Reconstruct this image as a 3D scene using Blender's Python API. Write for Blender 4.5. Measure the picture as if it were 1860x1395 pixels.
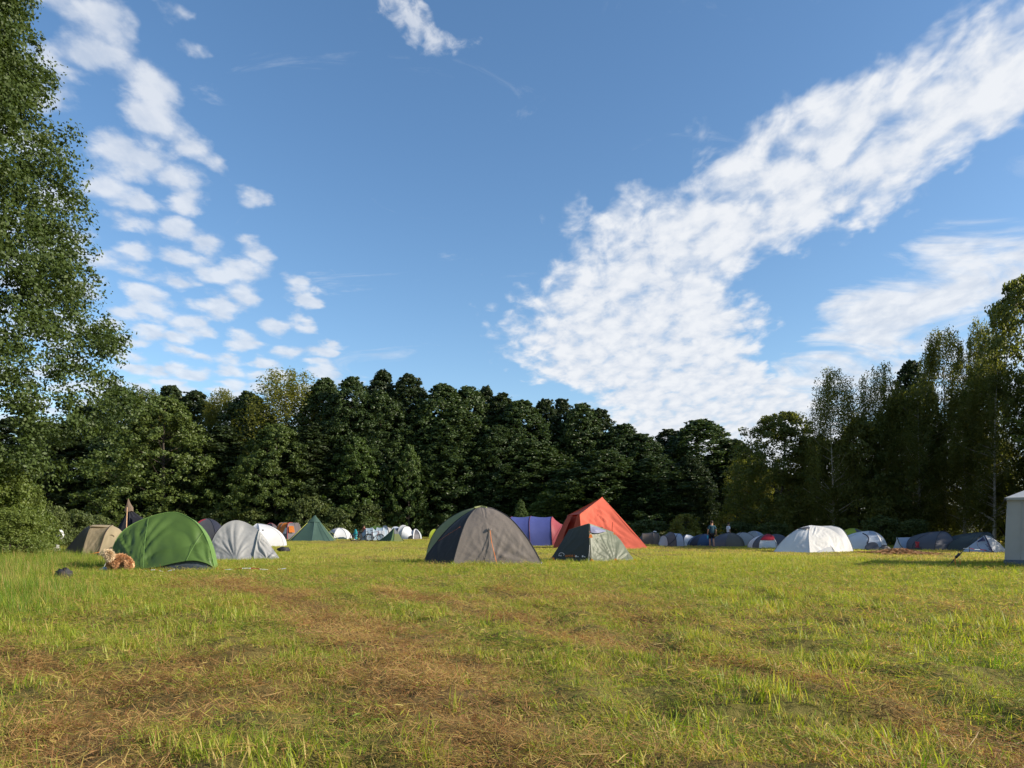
import bpy, bmesh, math, random
import numpy as np
from mathutils import Vector, Matrix, Euler

R = math.radians
for o in list(bpy.data.objects):
    bpy.data.objects.remove(o, do_unlink=True)
scn = bpy.context.scene
COL = scn.collection

# ------------------------------------------------------------------ camera
CAM_H = 0.95          # eye height above the meadow, m
FPX = 1290.0          # focal length in photograph pixels (1860 wide)
HOR = 967.0           # horizon row in the photograph
cam_d = bpy.data.cameras.new('camera')
cam = bpy.data.objects.new('camera', cam_d)
COL.objects.link(cam)
cam.location = (0, 0, CAM_H)
cam.rotation_euler = (R(90), 0, 0)
cam_d.sensor_width = 36
cam_d.lens = FPX / 1860 * 36
cam_d.shift_y = (HOR - 697.5) / 1860
cam_d.clip_start = 0.05
cam_d.clip_end = 3000
scn.camera = cam

# ------------------------------------------------------------------ sun, sky, exposure
SUN_EL = R(25)
SUN_AZ = math.atan2(1.0, -0.22)       # from +Y towards +X
sun_dir = Vector((math.sin(SUN_AZ) * math.cos(SUN_EL), math.cos(SUN_AZ) * math.cos(SUN_EL), math.sin(SUN_EL)))
sd = bpy.data.lights.new('sun', 'SUN')
sd.energy = 5.0
sd.angle = R(0.53)
sd.color = (1.0, 0.90, 0.76)
so = bpy.data.objects.new('sun', sd)
COL.objects.link(so)
so.rotation_euler = (-sun_dir).to_track_quat('-Z', 'Y').to_euler()
so.location = (60, -10, 40)

world = bpy.data.worlds.new('World')
scn.world = world
world.use_nodes = True
wn, wl = world.node_tree.nodes, world.node_tree.links
wn.clear()

def N(nodes, t, **kw):
    n = nodes.new(t)
    for k, v in kw.items():
        if k == 'ins':
            for i, val in v.items():
                n.inputs[i].default_value = val
        else:
            setattr(n, k, v)
    return n

def ma(nodes, links, op, a, b=None, c=None, clamp=False):
    n = nodes.new('ShaderNodeMath')
    n.operation = op
    n.use_clamp = clamp
    for i, v in enumerate((a, b, c)):
        if v is None:
            continue
        if isinstance(v, (int, float)):
            n.inputs[i].default_value = v
        else:
            links.new(v, n.inputs[i])
    return n.outputs[0]

def build_sky():
    m = lambda op, a, b=None, c=None, clamp=False: ma(wn, wl, op, a, b, c, clamp)
    sky = N(wn, 'ShaderNodeTexSky', sky_type='NISHITA', sun_disc=False, sun_elevation=SUN_EL,
            sun_rotation=SUN_AZ, altitude=60, air_density=1.0, dust_density=0.6, ozone_density=1.6)
    tc = N(wn, 'ShaderNodeTexCoord')
    sep = N(wn, 'ShaderNodeSeparateXYZ')
    wl.new(tc.outputs['Generated'], sep.inputs[0])
    x, y, z = sep.outputs
    zc = m('ADD', m('MAXIMUM', z, 0.0), 0.2)   # the deck curves down towards the horizon
    a = m('DIVIDE', x, zc)          # position on a flat cloud deck overhead
    b = m('DIVIDE', y, zc)
    comb = N(wn, 'ShaderNodeCombineXYZ')
    wl.new(a, comb.inputs[0]); wl.new(b, comb.inputs[1])
    P = comb.outputs[0]

    def noise(scale, detail=5, rough=0.55, dist=0.0, vec=P, sx=1, sy=1, off=(0, 0, 0), rz=0):
        mp = N(wn, 'ShaderNodeMapping')
        mp.inputs['Scale'].default_value = (sx, sy, 1)
        mp.inputs['Location'].default_value = off
        mp.inputs['Rotation'].default_value = (0, 0, rz)
        wl.new(vec, mp.inputs[0])
        n = N(wn, 'ShaderNodeTexNoise', noise_dimensions='2D')
        n.inputs['Scale'].default_value = scale
        n.inputs['Detail'].default_value = detail
        n.inputs['Roughness'].default_value = rough
        n.inputs['Distortion'].default_value = dist
        wl.new(mp.outputs[0], n.inputs['Vector'])
        return n.outputs['Fac'], n.outputs['Color']

    # gentle warp so that the banks have ragged borders
    _, wc = noise(5.0, 4, 0.6)
    sub = N(wn, 'ShaderNodeVectorMath', operation='SUBTRACT'); sub.inputs[1].default_value = (0.5, 0.5, 0.5)
    wl.new(wc, sub.inputs[0])
    scl = N(wn, 'ShaderNodeVectorMath', operation='SCALE'); scl.inputs['Scale'].default_value = 0.24
    wl.new(sub.outputs[0], scl.inputs[0])
    add = N(wn, 'ShaderNodeVectorMath', operation='ADD')
    wl.new(P, add.inputs[0]); wl.new(scl.outputs[0], add.inputs[1])
    sepw = N(wn, 'ShaderNodeSeparateXYZ'); wl.new(add.outputs[0], sepw.inputs[0])
    aw, bw = sepw.outputs[0], sepw.outputs[1]

    def curve(inp, lo, hi, pts, ylo, yhi):
        t = N(wn, 'ShaderNodeMapRange'); t.inputs[1].default_value = lo; t.inputs[2].default_value = hi
        wl.new(inp, t.inputs[0])
        fc = N(wn, 'ShaderNodeFloatCurve')
        c = fc.mapping.curves[0]
        q = [((p - lo) / (hi - lo), (v - ylo) / (yhi - ylo)) for p, v in pts]
        c.points[0].location = q[0]; c.points[1].location = q[-1]
        for p in q[1:-1]:
            c.points.new(*p)
        fc.mapping.update()
        wl.new(t.outputs[0], fc.inputs['Value'])
        o = N(wn, 'ShaderNodeMapRange'); o.inputs[3].default_value = ylo; o.inputs[4].default_value = yhi
        wl.new(fc.outputs[0], o.inputs[0])
        return o.outputs[0]
    # the long altocumulus bank: left and right borders as functions of b
    aL = curve(bw, 0, 5, [(0, 1.0), (.8, .72), (1.06, .56), (1.2, .36), (1.34, .27), (1.52, .13), (1.74, .03), (2.0, -.05), (2.25, -.02), (2.52, .22), (2.87, .33), (5, .6)], -1, 3)
    aR = curve(bw, 0, 5, [(0, 1.7), (.8, 1.15), (1.19, .88), (1.45, .76), (1.54, .67), (1.79, .59), (1.95, .68), (2.18, .76), (2.44, 1.08), (2.74, 1.35), (5, 2.6)], -1, 3)
    def ss(v, lo, hi):
        n = N(wn, 'ShaderNodeMapRange', interpolation_type='SMOOTHSTEP')
        n.inputs[1].default_value = lo; n.inputs[2].default_value = hi
        wl.new(v, n.inputs[0])
        return n.outputs[0]
    dl = m('SUBTRACT', aw, aL)
    dr = m('SUBTRACT', aR, aw)
    inb = m('MULTIPLY', ss(dl, -0.20, 0.24), ss(dr, -0.14, 0.13))
    nb, _ = noise(8.0, 4, 0.55, 0.3, rz=0.6, sx=1.5)
    # cell lumps of altocumulus
    vo = N(wn, 'ShaderNodeTexVoronoi', voronoi_dimensions='2D', feature='SMOOTH_F1')
    vo.inputs['Scale'].default_value = 16.0; vo.inputs['Smoothness'].default_value = 0.55; vo.inputs['Randomness'].default_value = 1
    mpv = N(wn, 'ShaderNodeMapping'); mpv.inputs['Rotation'].default_value = (0, 0, 0.5); mpv.inputs['Scale'].default_value = (1.35, 0.8, 1)
    addv = N(wn, 'ShaderNodeVectorMath', operation='ADD')
    sc2 = N(wn, 'ShaderNodeVectorMath', operation='SCALE'); sc2.inputs['Scale'].default_value = 0.06
    _, wc2 = noise(16.0, 3, 0.6)
    wl.new(wc2, sc2.inputs[0]); wl.new(P, addv.inputs[0]); wl.new(sc2.outputs[0], addv.inputs[1])
    wl.new(addv.outputs[0], mpv.inputs[0]); wl.new(mpv.outputs[0], vo.inputs['Vector'])
    cell = m('SUBTRACT', 0.62, vo.outputs['Distance'])      # high in the middle of a lump
    # density of the bank
    nf, _ = noise(26.0, 6, 0.62, 0.3, off=(2, 5, 0), rz=0.5, sx=1.3)
    d1 = m('ADD', m('MULTIPLY', cell, 0.7), m('ADD', m('MULTIPLY', m('SUBTRACT', nb, 0.5), 2.3), m('MULTIPLY', m('SUBTRACT', nf, 0.5), 0.5)))
    d1 = m('ADD', d1, m('MULTIPLY', m('SUBTRACT', inb, 0.60), 2.3))
    near = ss(b, 1.1, 2.3)                                   # far parts close up into a sheet
    d1 = m('ADD', d1, m('MULTIPLY', near, 0.15))
    bank = m('MULTIPLY', ss(d1, -0.15, 1.25), 0.97)
    # puffs on the left
    nl, _ = noise(8.5, 5, 0.50, 0.15, off=(3.1, 1.7, 0), sx=1.15)
    nl2, _ = noise(2.2, 2, 0.5, 0.0, off=(7.1, 2.7, 0))
    left = ss(m('MULTIPLY', aw, -1.0), 0.40, 0.56)
    vp = N(wn, 'ShaderNodeTexVoronoi', voronoi_dimensions='2D', feature='SMOOTH_F1')
    vp.inputs['Scale'].default_value = 11.0; vp.inputs['Smoothness'].default_value = 0.35
    avp = N(wn, 'ShaderNodeVectorMath', operation='ADD'); sc3 = N(wn, 'ShaderNodeVectorMath', operation='SCALE'); sc3.inputs['Scale'].default_value = 0.10
    _, wc3 = noise(9.0, 5, 0.6, off=(4, 4, 0)); wl.new(wc3, sc3.inputs[0]); wl.new(P, avp.inputs[0]); wl.new(sc3.outputs[0], avp.inputs[1])
    wl.new(avp.outputs[0], vp.inputs['Vector'])
    pc = m('MULTIPLY', m('SUBTRACT', 0.40, vp.outputs['Distance']), 3.2)
    d2 = m('ADD', m('ADD', pc, m('MULTIPLY', m('SUBTRACT', nl, 0.5), 3.0)), m('MULTIPLY', m('SUBTRACT', nl2, 0.5), 1.2))
    d2 = m('ADD', d2, m('ADD', m('MULTIPLY', m('SUBTRACT', left, 0.94), 2.6), m('MULTIPLY', ss(b, 1.2, 2.2), 0.30)))
    puffs = ss(d2, -0.45, 1.05)
    puffs = m('MULTIPLY', puffs, 0.78)
    # ragged streaks on the right
    nr, _ = noise(3.6, 7, 0.58, 0.4, off=(1.3, 8.4, 0), sx=0.8, sy=1.25, rz=-0.25)
    right = m('MULTIPLY', ss(aw, 0.58, 0.95), ss(b, 1.1, 1.6))
    d3 = m('ADD', m('MULTIPLY', m('SUBTRACT', nr, 0.5), 3.4), m('MULTIPLY', m('SUBTRACT', right, 0.86), 2.0))
    streak = m('MULTIPLY', ss(d3, -0.30, 0.65), 0.92)
    # thin wisps anywhere
    nw, _ = noise(4.0, 7, 0.65, 0.6, off=(5.3, 0.4, 0), sx=0.7, sy=1.3, rz=0.4)
    wisps = m('MULTIPLY', ss(nw, 0.60, 0.80), 0.30)
    # one small stray cloud high up between the two fields
    ea = m('DIVIDE', m('ADD', aw, 0.115), 0.085); eb = m('DIVIDE', m('SUBTRACT', m('ADD', bw, m('MULTIPLY', aw, -0.55)), 1.09), 0.045)
    rr_ = m('ADD', m('MULTIPLY', ea, ea), m('MULTIPLY', eb, eb))
    stray = m('MULTIPLY', ss(m('ADD', m('SUBTRACT', 1.0, rr_), m('MULTIPLY', m('SUBTRACT', nf, 0.5), 2.2)), 0.0, 1.3), 0.7)
    bank = m('MAXIMUM', bank, stray)
    dens = m('MAXIMUM', m('MAXIMUM', bank, puffs), m('MAXIMUM', streak, wisps))
    dens = m('MULTIPLY', dens, ss(z, 0.0, 0.06))
    # haze whitening near the horizon is left to the sky model; clouds: white lumps, their grey shading painted into the colour
    thick = m('ADD', m('MULTIPLY', cell, 0.35), m('ADD', m('MULTIPLY', nb, 0.7), m('MULTIPLY', nf, 0.35)))
    cr = N(wn, 'ShaderNodeValToRGB')
    cr.color_ramp.elements[0].position = 0.30; cr.color_ramp.elements[0].color = (3.8, 4.25, 5.0, 1)
    cr.color_ramp.elements[1].position = 0.75; cr.color_ramp.elements[1].color = (5.5, 5.65, 5.9, 1)
    wl.new(thick, cr.inputs[0])
    hsv = N(wn, 'ShaderNodeHueSaturation'); hsv.inputs['Saturation'].default_value = SKY_SAT; hsv.inputs['Value'].default_value = SKY_VAL
    wl.new(sky.outputs[0], hsv.inputs['Color'])
    mix = N(wn, 'ShaderNodeMix', data_type='RGBA')
    wl.new(dens, mix.inputs[0]); wl.new(hsv.outputs[0], mix.inputs[6]); wl.new(cr.outputs[0], mix.inputs[7])
    bg = N(wn, 'ShaderNodeBackground'); bg.inputs['Strength'].default_value = 0.10
    wl.new(mix.outputs[2], bg.inputs['Color'])
    out = N(wn, 'ShaderNodeOutputWorld')
    wl.new(bg.outputs[0], out.inputs[0])
SKY_SAT, SKY_VAL = 1.17, 1.22
build_sky()
world.cycles.sampling_method = 'MANUAL'
world.cycles.sample_map_resolution = 512

vs = scn.view_settings
vs.view_transform = 'Standard'
vs.look = 'None'
vs.exposure = 0.68
vs.gamma = 1.0
vs.use_curve_mapping = False
scn.cycles.max_bounces = 6
scn.cycles.diffuse_bounces = 3
scn.cycles.glossy_bounces = 2
scn.cycles.transmission_bounces = 4
scn.cycles.transparent_max_bounces = 8
scn.cycles.use_denoising = True
scn.cycles.caustics_reflective = False
scn.cycles.caustics_refractive = False

# ------------------------------------------------------------------ small helpers
def tag(o, label=None, cat=None, group=None, kind=None):
    if label: o['label'] = label
    if cat: o['category'] = cat
    if group: o['group'] = group
    if kind: o['kind'] = kind
    return o

def smooth(x, a, b):
    t = np.clip((x - a) / (b - a), 0, 1)
    return t * t * (3 - 2 * t)

_rs = np.random.RandomState(5)
_tab = _rs.rand(256, 256)
def vnoise(x, y):
    xi, yi = np.floor(x).astype(int), np.floor(y).astype(int)
    fx, fy = x - xi, y - yi
    fx, fy = fx * fx * (3 - 2 * fx), fy * fy * (3 - 2 * fy)
    g = lambda i, j: _tab[(xi + i) & 255, (yi + j) & 255]
    return (g(0, 0) * (1 - fx) + g(1, 0) * fx) * (1 - fy) + (g(0, 1) * (1 - fx) + g(1, 1) * fx) * fy
def fbm(x, y, o=4):
    s, a, t = 0, 0.5, 0
    for k in range(o):
        s = s + a * vnoise(x * 2 ** k + 17 * k, y * 2 ** k + 31 * k); t += a; a *= 0.5
    return s / t

def gz(x, y):
    """height of the meadow"""
    x = np.asarray(x, float); y = np.asarray(y, float)
    d = np.hypot(x, y)
    rise = 0.0105 * np.maximum(0, y - 52) * smooth(y, 50, 70)
    lump = (fbm(x * .9, y * .9, 4) - .5) * .12 * smooth(d, 60, 8) + (fbm(x * 2.6 + 5, y * 2.6, 3) - .5) * .24 * smooth(d, 17, 8) + (fbm(x * .12 + 9, y * .12, 2) - .5) * .10 * smooth(d, 3, 12)
    bank = 0.5 * smooth(-x - 0.52 * y, 2.0, 9.0) * smooth(y, 20, 34)
    return rise + lump + bank

def gzf(x, y):
    return float(gz(np.array([x]), np.array([y]))[0])

def PX(px, Y):
    return (px - 930) / FPX * Y

def mesh_obj(name, verts, faces, mat=None, parent=None, smooth_shade=True, face_tint=None):
    me = bpy.data.meshes.new(name)
    me.from_pydata([tuple(v) for v in verts], [], faces)
    if smooth_shade:
        me.shade_smooth()
    if mat: me.materials.append(mat)
    o = bpy.data.objects.new(name, me)
    COL.objects.link(o)
    if parent: o.parent = parent
    return o

def quads_mesh(name, V, mat, tint=None, tri=False):
    """V: n x k x 3 loose polygons of k corners"""
    n, k = V.shape[:2]
    me = bpy.data.meshes.new(name)
    me.vertices.add(n * k); me.vertices.foreach_set('co', V.reshape(-1).astype(np.float32))
    me.loops.add(n * k); me.loops.foreach_set('vertex_index', np.arange(n * k, dtype=np.int32))
    me.polygons.add(n); me.polygons.foreach_set('loop_start', (np.arange(n) * k).astype(np.int32))
    try:
        me.polygons.foreach_set('loop_total', np.full(n, k, np.int32))
    except Exception:
        pass
    if tint is not None:
        at = me.attributes.new('tint', 'FLOAT', 'FACE')
        at.data.foreach_set('value', tint.astype(np.float32))
    me.update(calc_edges=True)
    me.validate()
    if mat: me.materials.append(mat)
    return me

def empty(name, loc, rz=0):
    e = bpy.data.objects.new(name, None)
    e.location = loc; e.rotation_euler = (0, 0, rz)
    e.empty_display_size = 0.2
    COL.objects.link(e)
    return e

class MB:
    """collects tubes, boxes and loose sheets into one mesh"""
    def __init__(s): s.v = []; s.f = []
    def tube(s, pts, r, n=6, cap=True):
        pts = [Vector(p) for p in pts]
        rr = r if isinstance(r, (list, tuple)) else [r] * len(pts)
        base = len(s.v)
        up = Vector((0, 0, 1))
        for i, p in enumerate(pts):
            d = (pts[min(i + 1, len(pts) - 1)] - pts[max(i - 1, 0)])
            d = d.normalized() if d.length > 1e-9 else Vector((0, 0, 1))
            a = d.cross(up if abs(d.z) < .95 else Vector((1, 0, 0))).normalized()
            b = d.cross(a)
            for k in range(n):
                an = 2 * math.pi * k / n
                s.v.append(p + (a * math.cos(an) + b * math.sin(an)) * rr[i])
        for i in range(len(pts) - 1):
            for k in range(n):
                q = base + i * n
                s.f.append((q + k, q + (k + 1) % n, q + n + (k + 1) % n, q + n + k))
        if cap:
            s.f.append(tuple(base + k for k in range(n))[::-1])
            q = base + (len(pts) - 1) * n
            s.f.append(tuple(q + k for k in range(n)))
        return s
    def box(s, c, sx, sy, sz, rot=None):
        b = len(s.v); c = Vector(c)
        for dx in (-1, 1):
            for dy in (-1, 1):
                for dz in (-1, 1):
                    v = Vector((dx * sx / 2, dy * sy / 2, dz * sz / 2))
                    if rot: v = rot @ v
                    s.v.append(c + v)
        for f in ((0, 1, 3, 2), (4, 6, 7, 5), (0, 4, 5, 1), (2, 3, 7, 6), (0, 2, 6, 4), (1, 5, 7, 3)):
            s.f.append(tuple(b + i for i in f))
        return s
    def poly(s, pts):
        b = len(s.v); s.v += [Vector(p) for p in pts]; s.f.append(tuple(range(b, b + len(pts)))); return s
    def torus(s, c, axis_rot, Rr, r, n=20, k=6):
        b = len(s.v); c = Vector(c)
        for i in range(n):
            t = 2 * math.pi * i / n
            for j in range(k):
                p = 2 * math.pi * j / k
                v = Vector(((Rr + r * math.cos(p)) * math.cos(t), r * math.sin(p), (Rr + r * math.cos(p)) * math.sin(t)))
                s.v.append(c + (axis_rot @ v if axis_rot else v))
        for i in range(n):
            for j in range(k):
                s.f.append((b + i * k + j, b + ((i + 1) % n) * k + j, b + ((i + 1) % n) * k + (j + 1) % k, b + i * k + (j + 1) % k))
        return s
    def ball(s, c, rx, ry, rz, n=10, m=7, jit=0, seed=0):
        b = len(s.v); c = Vector(c); rd = random.Random(seed)
        for j in range(m + 1):
            ph = math.pi * j / m
            for i in range(n):
                t = 2 * math.pi * i / n; q = 1 + (rd.random() - .5) * jit
                s.v.append(c + Vector((rx * q * math.sin(ph) * math.cos(t), ry * q * math.sin(ph) * math.sin(t), rz * q * math.cos(ph))))
        for j in range(m):
            for i in range(n):
                s.f.append((b + j * n + i, b + (j + 1) * n + i, b + (j + 1) * n + (i + 1) % n, b + j * n + (i + 1) % n))
        return s
    def build(s, name, mat, parent=None, smooth_shade=True):
        return mesh_obj(name, s.v, s.f, mat, parent, smooth_shade)

# ------------------------------------------------------------------ materials
_M = {}
def new_mat(name):
    m = bpy.data.materials.new(name); m.use_nodes = True
    nt = m.node_tree; nt.nodes.clear()
    return m, nt.nodes, nt.links

def leaf_mat(name, c_dark, c_light, trans=0.35, gloss=0.5, rough=0.5):
    m, n, l = new_mat(name)
    at = N(n, 'ShaderNodeAttribute', attribute_name='tint')
    oi = N(n, 'ShaderNodeObjectInfo')
    f = ma(n, l, 'ADD', ma(n, l, 'MULTIPLY', at.outputs['Fac'], 0.7), ma(n, l, 'MULTIPLY', oi.outputs['Random'], 0.3))
    cr = N(n, 'ShaderNodeValToRGB')
    cr.color_ramp.elements[0].color = (*c_dark, 1); cr.color_ramp.elements[1].color = (*c_light, 1)
    l.new(f, cr.inputs[0])
    pr = N(n, 'ShaderNodeBsdfPrincipled', ins={'Roughness': rough, 'Specular IOR Level': gloss})
    l.new(cr.outputs[0], pr.inputs['Base Color'])
    tr = N(n, 'ShaderNodeBsdfTranslucent')
    hs = N(n, 'ShaderNodeHueSaturation', ins={'Hue': 0.485, 'Saturation': 1.15, 'Value': 1.3})
    l.new(cr.outputs[0], hs.inputs['Color']); l.new(hs.outputs[0], tr.inputs[0])
    mx = N(n, 'ShaderNodeMixShader', ins={0: trans})
    l.new(pr.outputs[0], mx.inputs[1]); l.new(tr.outputs[0], mx.inputs[2])
    o = N(n, 'ShaderNodeOutputMaterial'); l.new(mx.outputs[0], o.inputs[0])
    return m

def simple_mat(name, col, rough=0.7, noise=0.15, scale=6, bump=0.0, metal=0.0, spec=0.3):
    key = ('s', name)
    if key in _M: return _M[key]
    m, n, l = new_mat(name)
    tc = N(n, 'ShaderNodeTexCoord')
    nz = N(n, 'ShaderNodeTexNoise', ins={'Scale': scale, 'Detail': 5})
    l.new(tc.outputs['Object'], nz.inputs['Vector'])
    cr = N(n, 'ShaderNodeValToRGB')
    cr.color_ramp.elements[0].position = .3; cr.color_ramp.elements[1].position = .7
    cr.color_ramp.elements[0].color = (*[c * (1 - noise) for c in col], 1); cr.color_ramp.elements[1].color = (*[min(1, c * (1 + noise)) for c in col], 1)
    l.new(nz.outputs['Fac'], cr.inputs[0])
    pr = N(n, 'ShaderNodeBsdfPrincipled', ins={'Roughness': rough, 'Metallic': metal, 'Specular IOR Level': spec})
    l.new(cr.outputs[0], pr.inputs['Base Color'])
    if bump:
        bp = N(n, 'ShaderNodeBump', ins={'Strength': bump, 'Distance': 0.02})
        l.new(nz.outputs['Fac'], bp.inputs['Height']); l.new(bp.outputs[0], pr.inputs['Normal'])
    o = N(n, 'ShaderNodeOutputMaterial'); l.new(pr.outputs[0], o.inputs[0])
    _M[key] = m
    return m

def fabric(name, col, trans=0.25, rough=0.55, spec=0.35, wr=0.5, scale=5.0):
    key = ('f', name)
    if key in _M: return _M[key]
    m, n, l = new_mat(name)
    tc = N(n, 'ShaderNodeTexCoord')
    nz = N(n, 'ShaderNodeTexNoise', ins={'Scale': scale, 'Detail': 6, 'Roughness': .6, 'Distortion': .6})
    l.new(tc.outputs['Object'], nz.inputs['Vector'])
    n2 = N(n, 'ShaderNodeTexNoise', ins={'Scale': 0.9, 'Detail': 4})
    l.new(tc.outputs['Object'], n2.inputs['Vector'])
    cr = N(n, 'ShaderNodeValToRGB')
    cr.color_ramp.elements[0].position = .25; cr.color_ramp.elements[1].position = .75
    cr.color_ramp.elements[0].color = (*[c * .86 for c in col], 1); cr.color_ramp.elements[1].color = (*[min(.9, c * 1.10) for c in col], 1)
    l.new(n2.outputs['Fac'], cr.inputs[0])
    bp = N(n, 'ShaderNodeBump', ins={'Strength': wr, 'Distance': 0.02})
    l.new(nz.outputs['Fac'], bp.inputs['Height'])
    pr = N(n, 'ShaderNodeBsdfPrincipled', ins={'Roughness': rough, 'Specular IOR Level': spec})
    l.new(cr.outputs[0], pr.inputs['Base Color']); l.new(bp.outputs[0], pr.inputs['Normal'])
    tr = N(n, 'ShaderNodeBsdfTranslucent'); l.new(cr.outputs[0], tr.inputs[0])
    mx = N(n, 'ShaderNodeMixShader', ins={0: trans})
    l.new(pr.outputs[0], mx.inputs[1]); l.new(tr.outputs[0], mx.inputs[2])
    o = N(n, 'ShaderNodeOutputMaterial'); l.new(mx.outputs[0], o.inputs[0])
    _M[key] = m
    return m

# ------------------------------------------------------------------ ground
def dry_field(x, y):
    """0 = green, 1 = dry mown straw"""
    n = fbm(x * .55 + 3, y * .42 + 7, 4)
    n2 = fbm(x * .13 + 40, y * .10 + 3, 3)
    d = .24 + .62 * smooth(n * .62 + n2 * .38, .40, .62)
    for (x0, y0, x1, y1, w) in DRY_TRACKS:
        vx, vy = x1 - x0, y1 - y0; L = vx * vx + vy * vy
        t = np.clip(((x - x0) * vx + (y - y0) * vy) / L, 0, 1)
        dist = np.hypot(x - x0 - t * vx, y - y0 - t * vy)
        d = np.maximum(d, smooth(dist + (fbm(x * 1.7, y * 1.7, 3) - .5) * (w * 1.6 + .35), w * 1.35, w * .3))
    d = d * smooth(y, 22, 9) + .16 * smooth(y, 9, 22) * n
    d = d * (1 - .5 * smooth(x, .4, 3.0) * smooth(y, 3.0, 4.5))
    d = d * (1 - .75 * smooth(-x - .35 * y, 1.2, 4.0))             # greener to the left
    
    return np.clip(d, 0, 1)
DRY_TRACKS = [(-5.6, 13.2, -2.46, 8.6, .7), (-2.46, 8.6, -.98, 5.5, .6), (-.98, 5.5, -.29, 3.8, .5), (-.29, 3.8, .0, 2.4, .5), (-1.93, 10.8, -.19, 8.0, .45), (-.19, 8.0, .79, 6.0, .4), (.79, 6.0, 1.85, 4.2, .36), (1.85, 4.2, 2.4, 2.9, .3), (-3.9, 5.4, -2.6, 4.1, .4), (-2.2, 3.2, -1.5, 2.6, .45), (3.0, 5.6, 4.6, 5.0, .3)]

def build_ground():
    # graded grid: fine near the camera, one sheet out to 900 m
    def axis(lim, fine, step):
        a = list(np.arange(0, fine, step)); v = fine; s = step
        while v < lim:
            a.append(v); s *= 1.22; v += s
        a.append(lim); return np.array(a)
    ax = axis(900, 9, .10)
    xs = np.concatenate([-ax[:0:-1], ax])
    yb = axis(900, 14, .10)
    ys = np.concatenate([-axis(300, 2, .5)[:0:-1], yb])
    X, Y = np.meshgrid(xs, ys)
    Z = gz(X, Y)
    nx, ny = len(xs), len(ys)
    V = np.stack([X, Y, Z], -1).reshape(-1, 3)
    i = np.arange(nx * ny).reshape(ny, nx)
    F = np.stack([i[:-1, :-1], i[:-1, 1:], i[1:, 1:], i[1:, :-1]], -1).reshape(-1, 4)
    me = bpy.data.meshes.new('meadow_ground')
    me.from_pydata(V.tolist(), [], F.tolist()); me.shade_smooth()
    dr = me.attributes.new('dry', 'FLOAT', 'POINT')
    dr.data.foreach_set('value', dry_field(V[:, 0], V[:, 1]).astype(np.float32))
    m, n, l = new_mat('meadow soil')
    ge = N(n, 'ShaderNodeNewGeometry')
    at = N(n, 'ShaderNodeAttribute', attribute_name='dry')
    n1 = N(n, 'ShaderNodeTexNoise', ins={'Scale': 14.0, 'Detail': 8, 'Roughness': .7}); l.new(ge.outputs['Position'], n1.inputs['Vector'])
    n2 = N(n, 'ShaderNodeTexNoise', ins={'Scale': 0.5, 'Detail': 5}); l.new(ge.outputs['Position'], n2.inputs['Vector'])
    g = N(n, 'ShaderNodeValToRGB')
    g.color_ramp.elements[0].color = (.060, .058, .014, 1); g.color_ramp.elements[1].color = (.24, .22, .058, 1)
    l.new(n1.outputs['Fac'], g.inputs[0])
    d = N(n, 'ShaderNodeValToRGB')
    d.color_ramp.elements[0].position = .3; d.color_ramp.elements[1].position = .75
    d.color_ramp.elements[0].color = (.05, .03, .014, 1); d.color_ramp.elements[1].color = (.28, .18, .075, 1)
    l.new(n1.outputs['Fac'], d.inputs[0])
    f = ma(n, l, 'ADD', ma(n, l, 'MULTIPLY', at.outputs['Fac'], .8), ma(n, l, 'MULTIPLY', ma(n, l, 'SUBTRACT', n2.outputs['Fac'], .45), .5), clamp=True)
    mx = N(n, 'ShaderNodeMix', data_type='RGBA'); l.new(f, mx.inputs[0]); l.new(g.outputs[0], mx.inputs[6]); l.new(d.outputs[0], mx.inputs[7])
    pr = N(n, 'ShaderNodeBsdfPrincipled', ins={'Roughness': .95, 'Specular IOR Level': .1}); l.new(mx.outputs[2], pr.inputs['Base Color'])
    bp = N(n, 'ShaderNodeBump', ins={'Strength': .8, 'Distance': .05}); l.new(n1.outputs['Fac'], bp.inputs['Height']); l.new(bp.outputs[0], pr.inputs['Normal'])
    o = N(n, 'ShaderNodeOutputMaterial'); l.new(pr.outputs[0], o.inputs[0])
    me.materials.append(m)
    ob = bpy.data.objects.new('meadow_ground', me); COL.objects.link(ob)
    tag(ob, 'mown meadow ground under grass and straw', 'ground', kind='structure')
build_ground()

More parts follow.
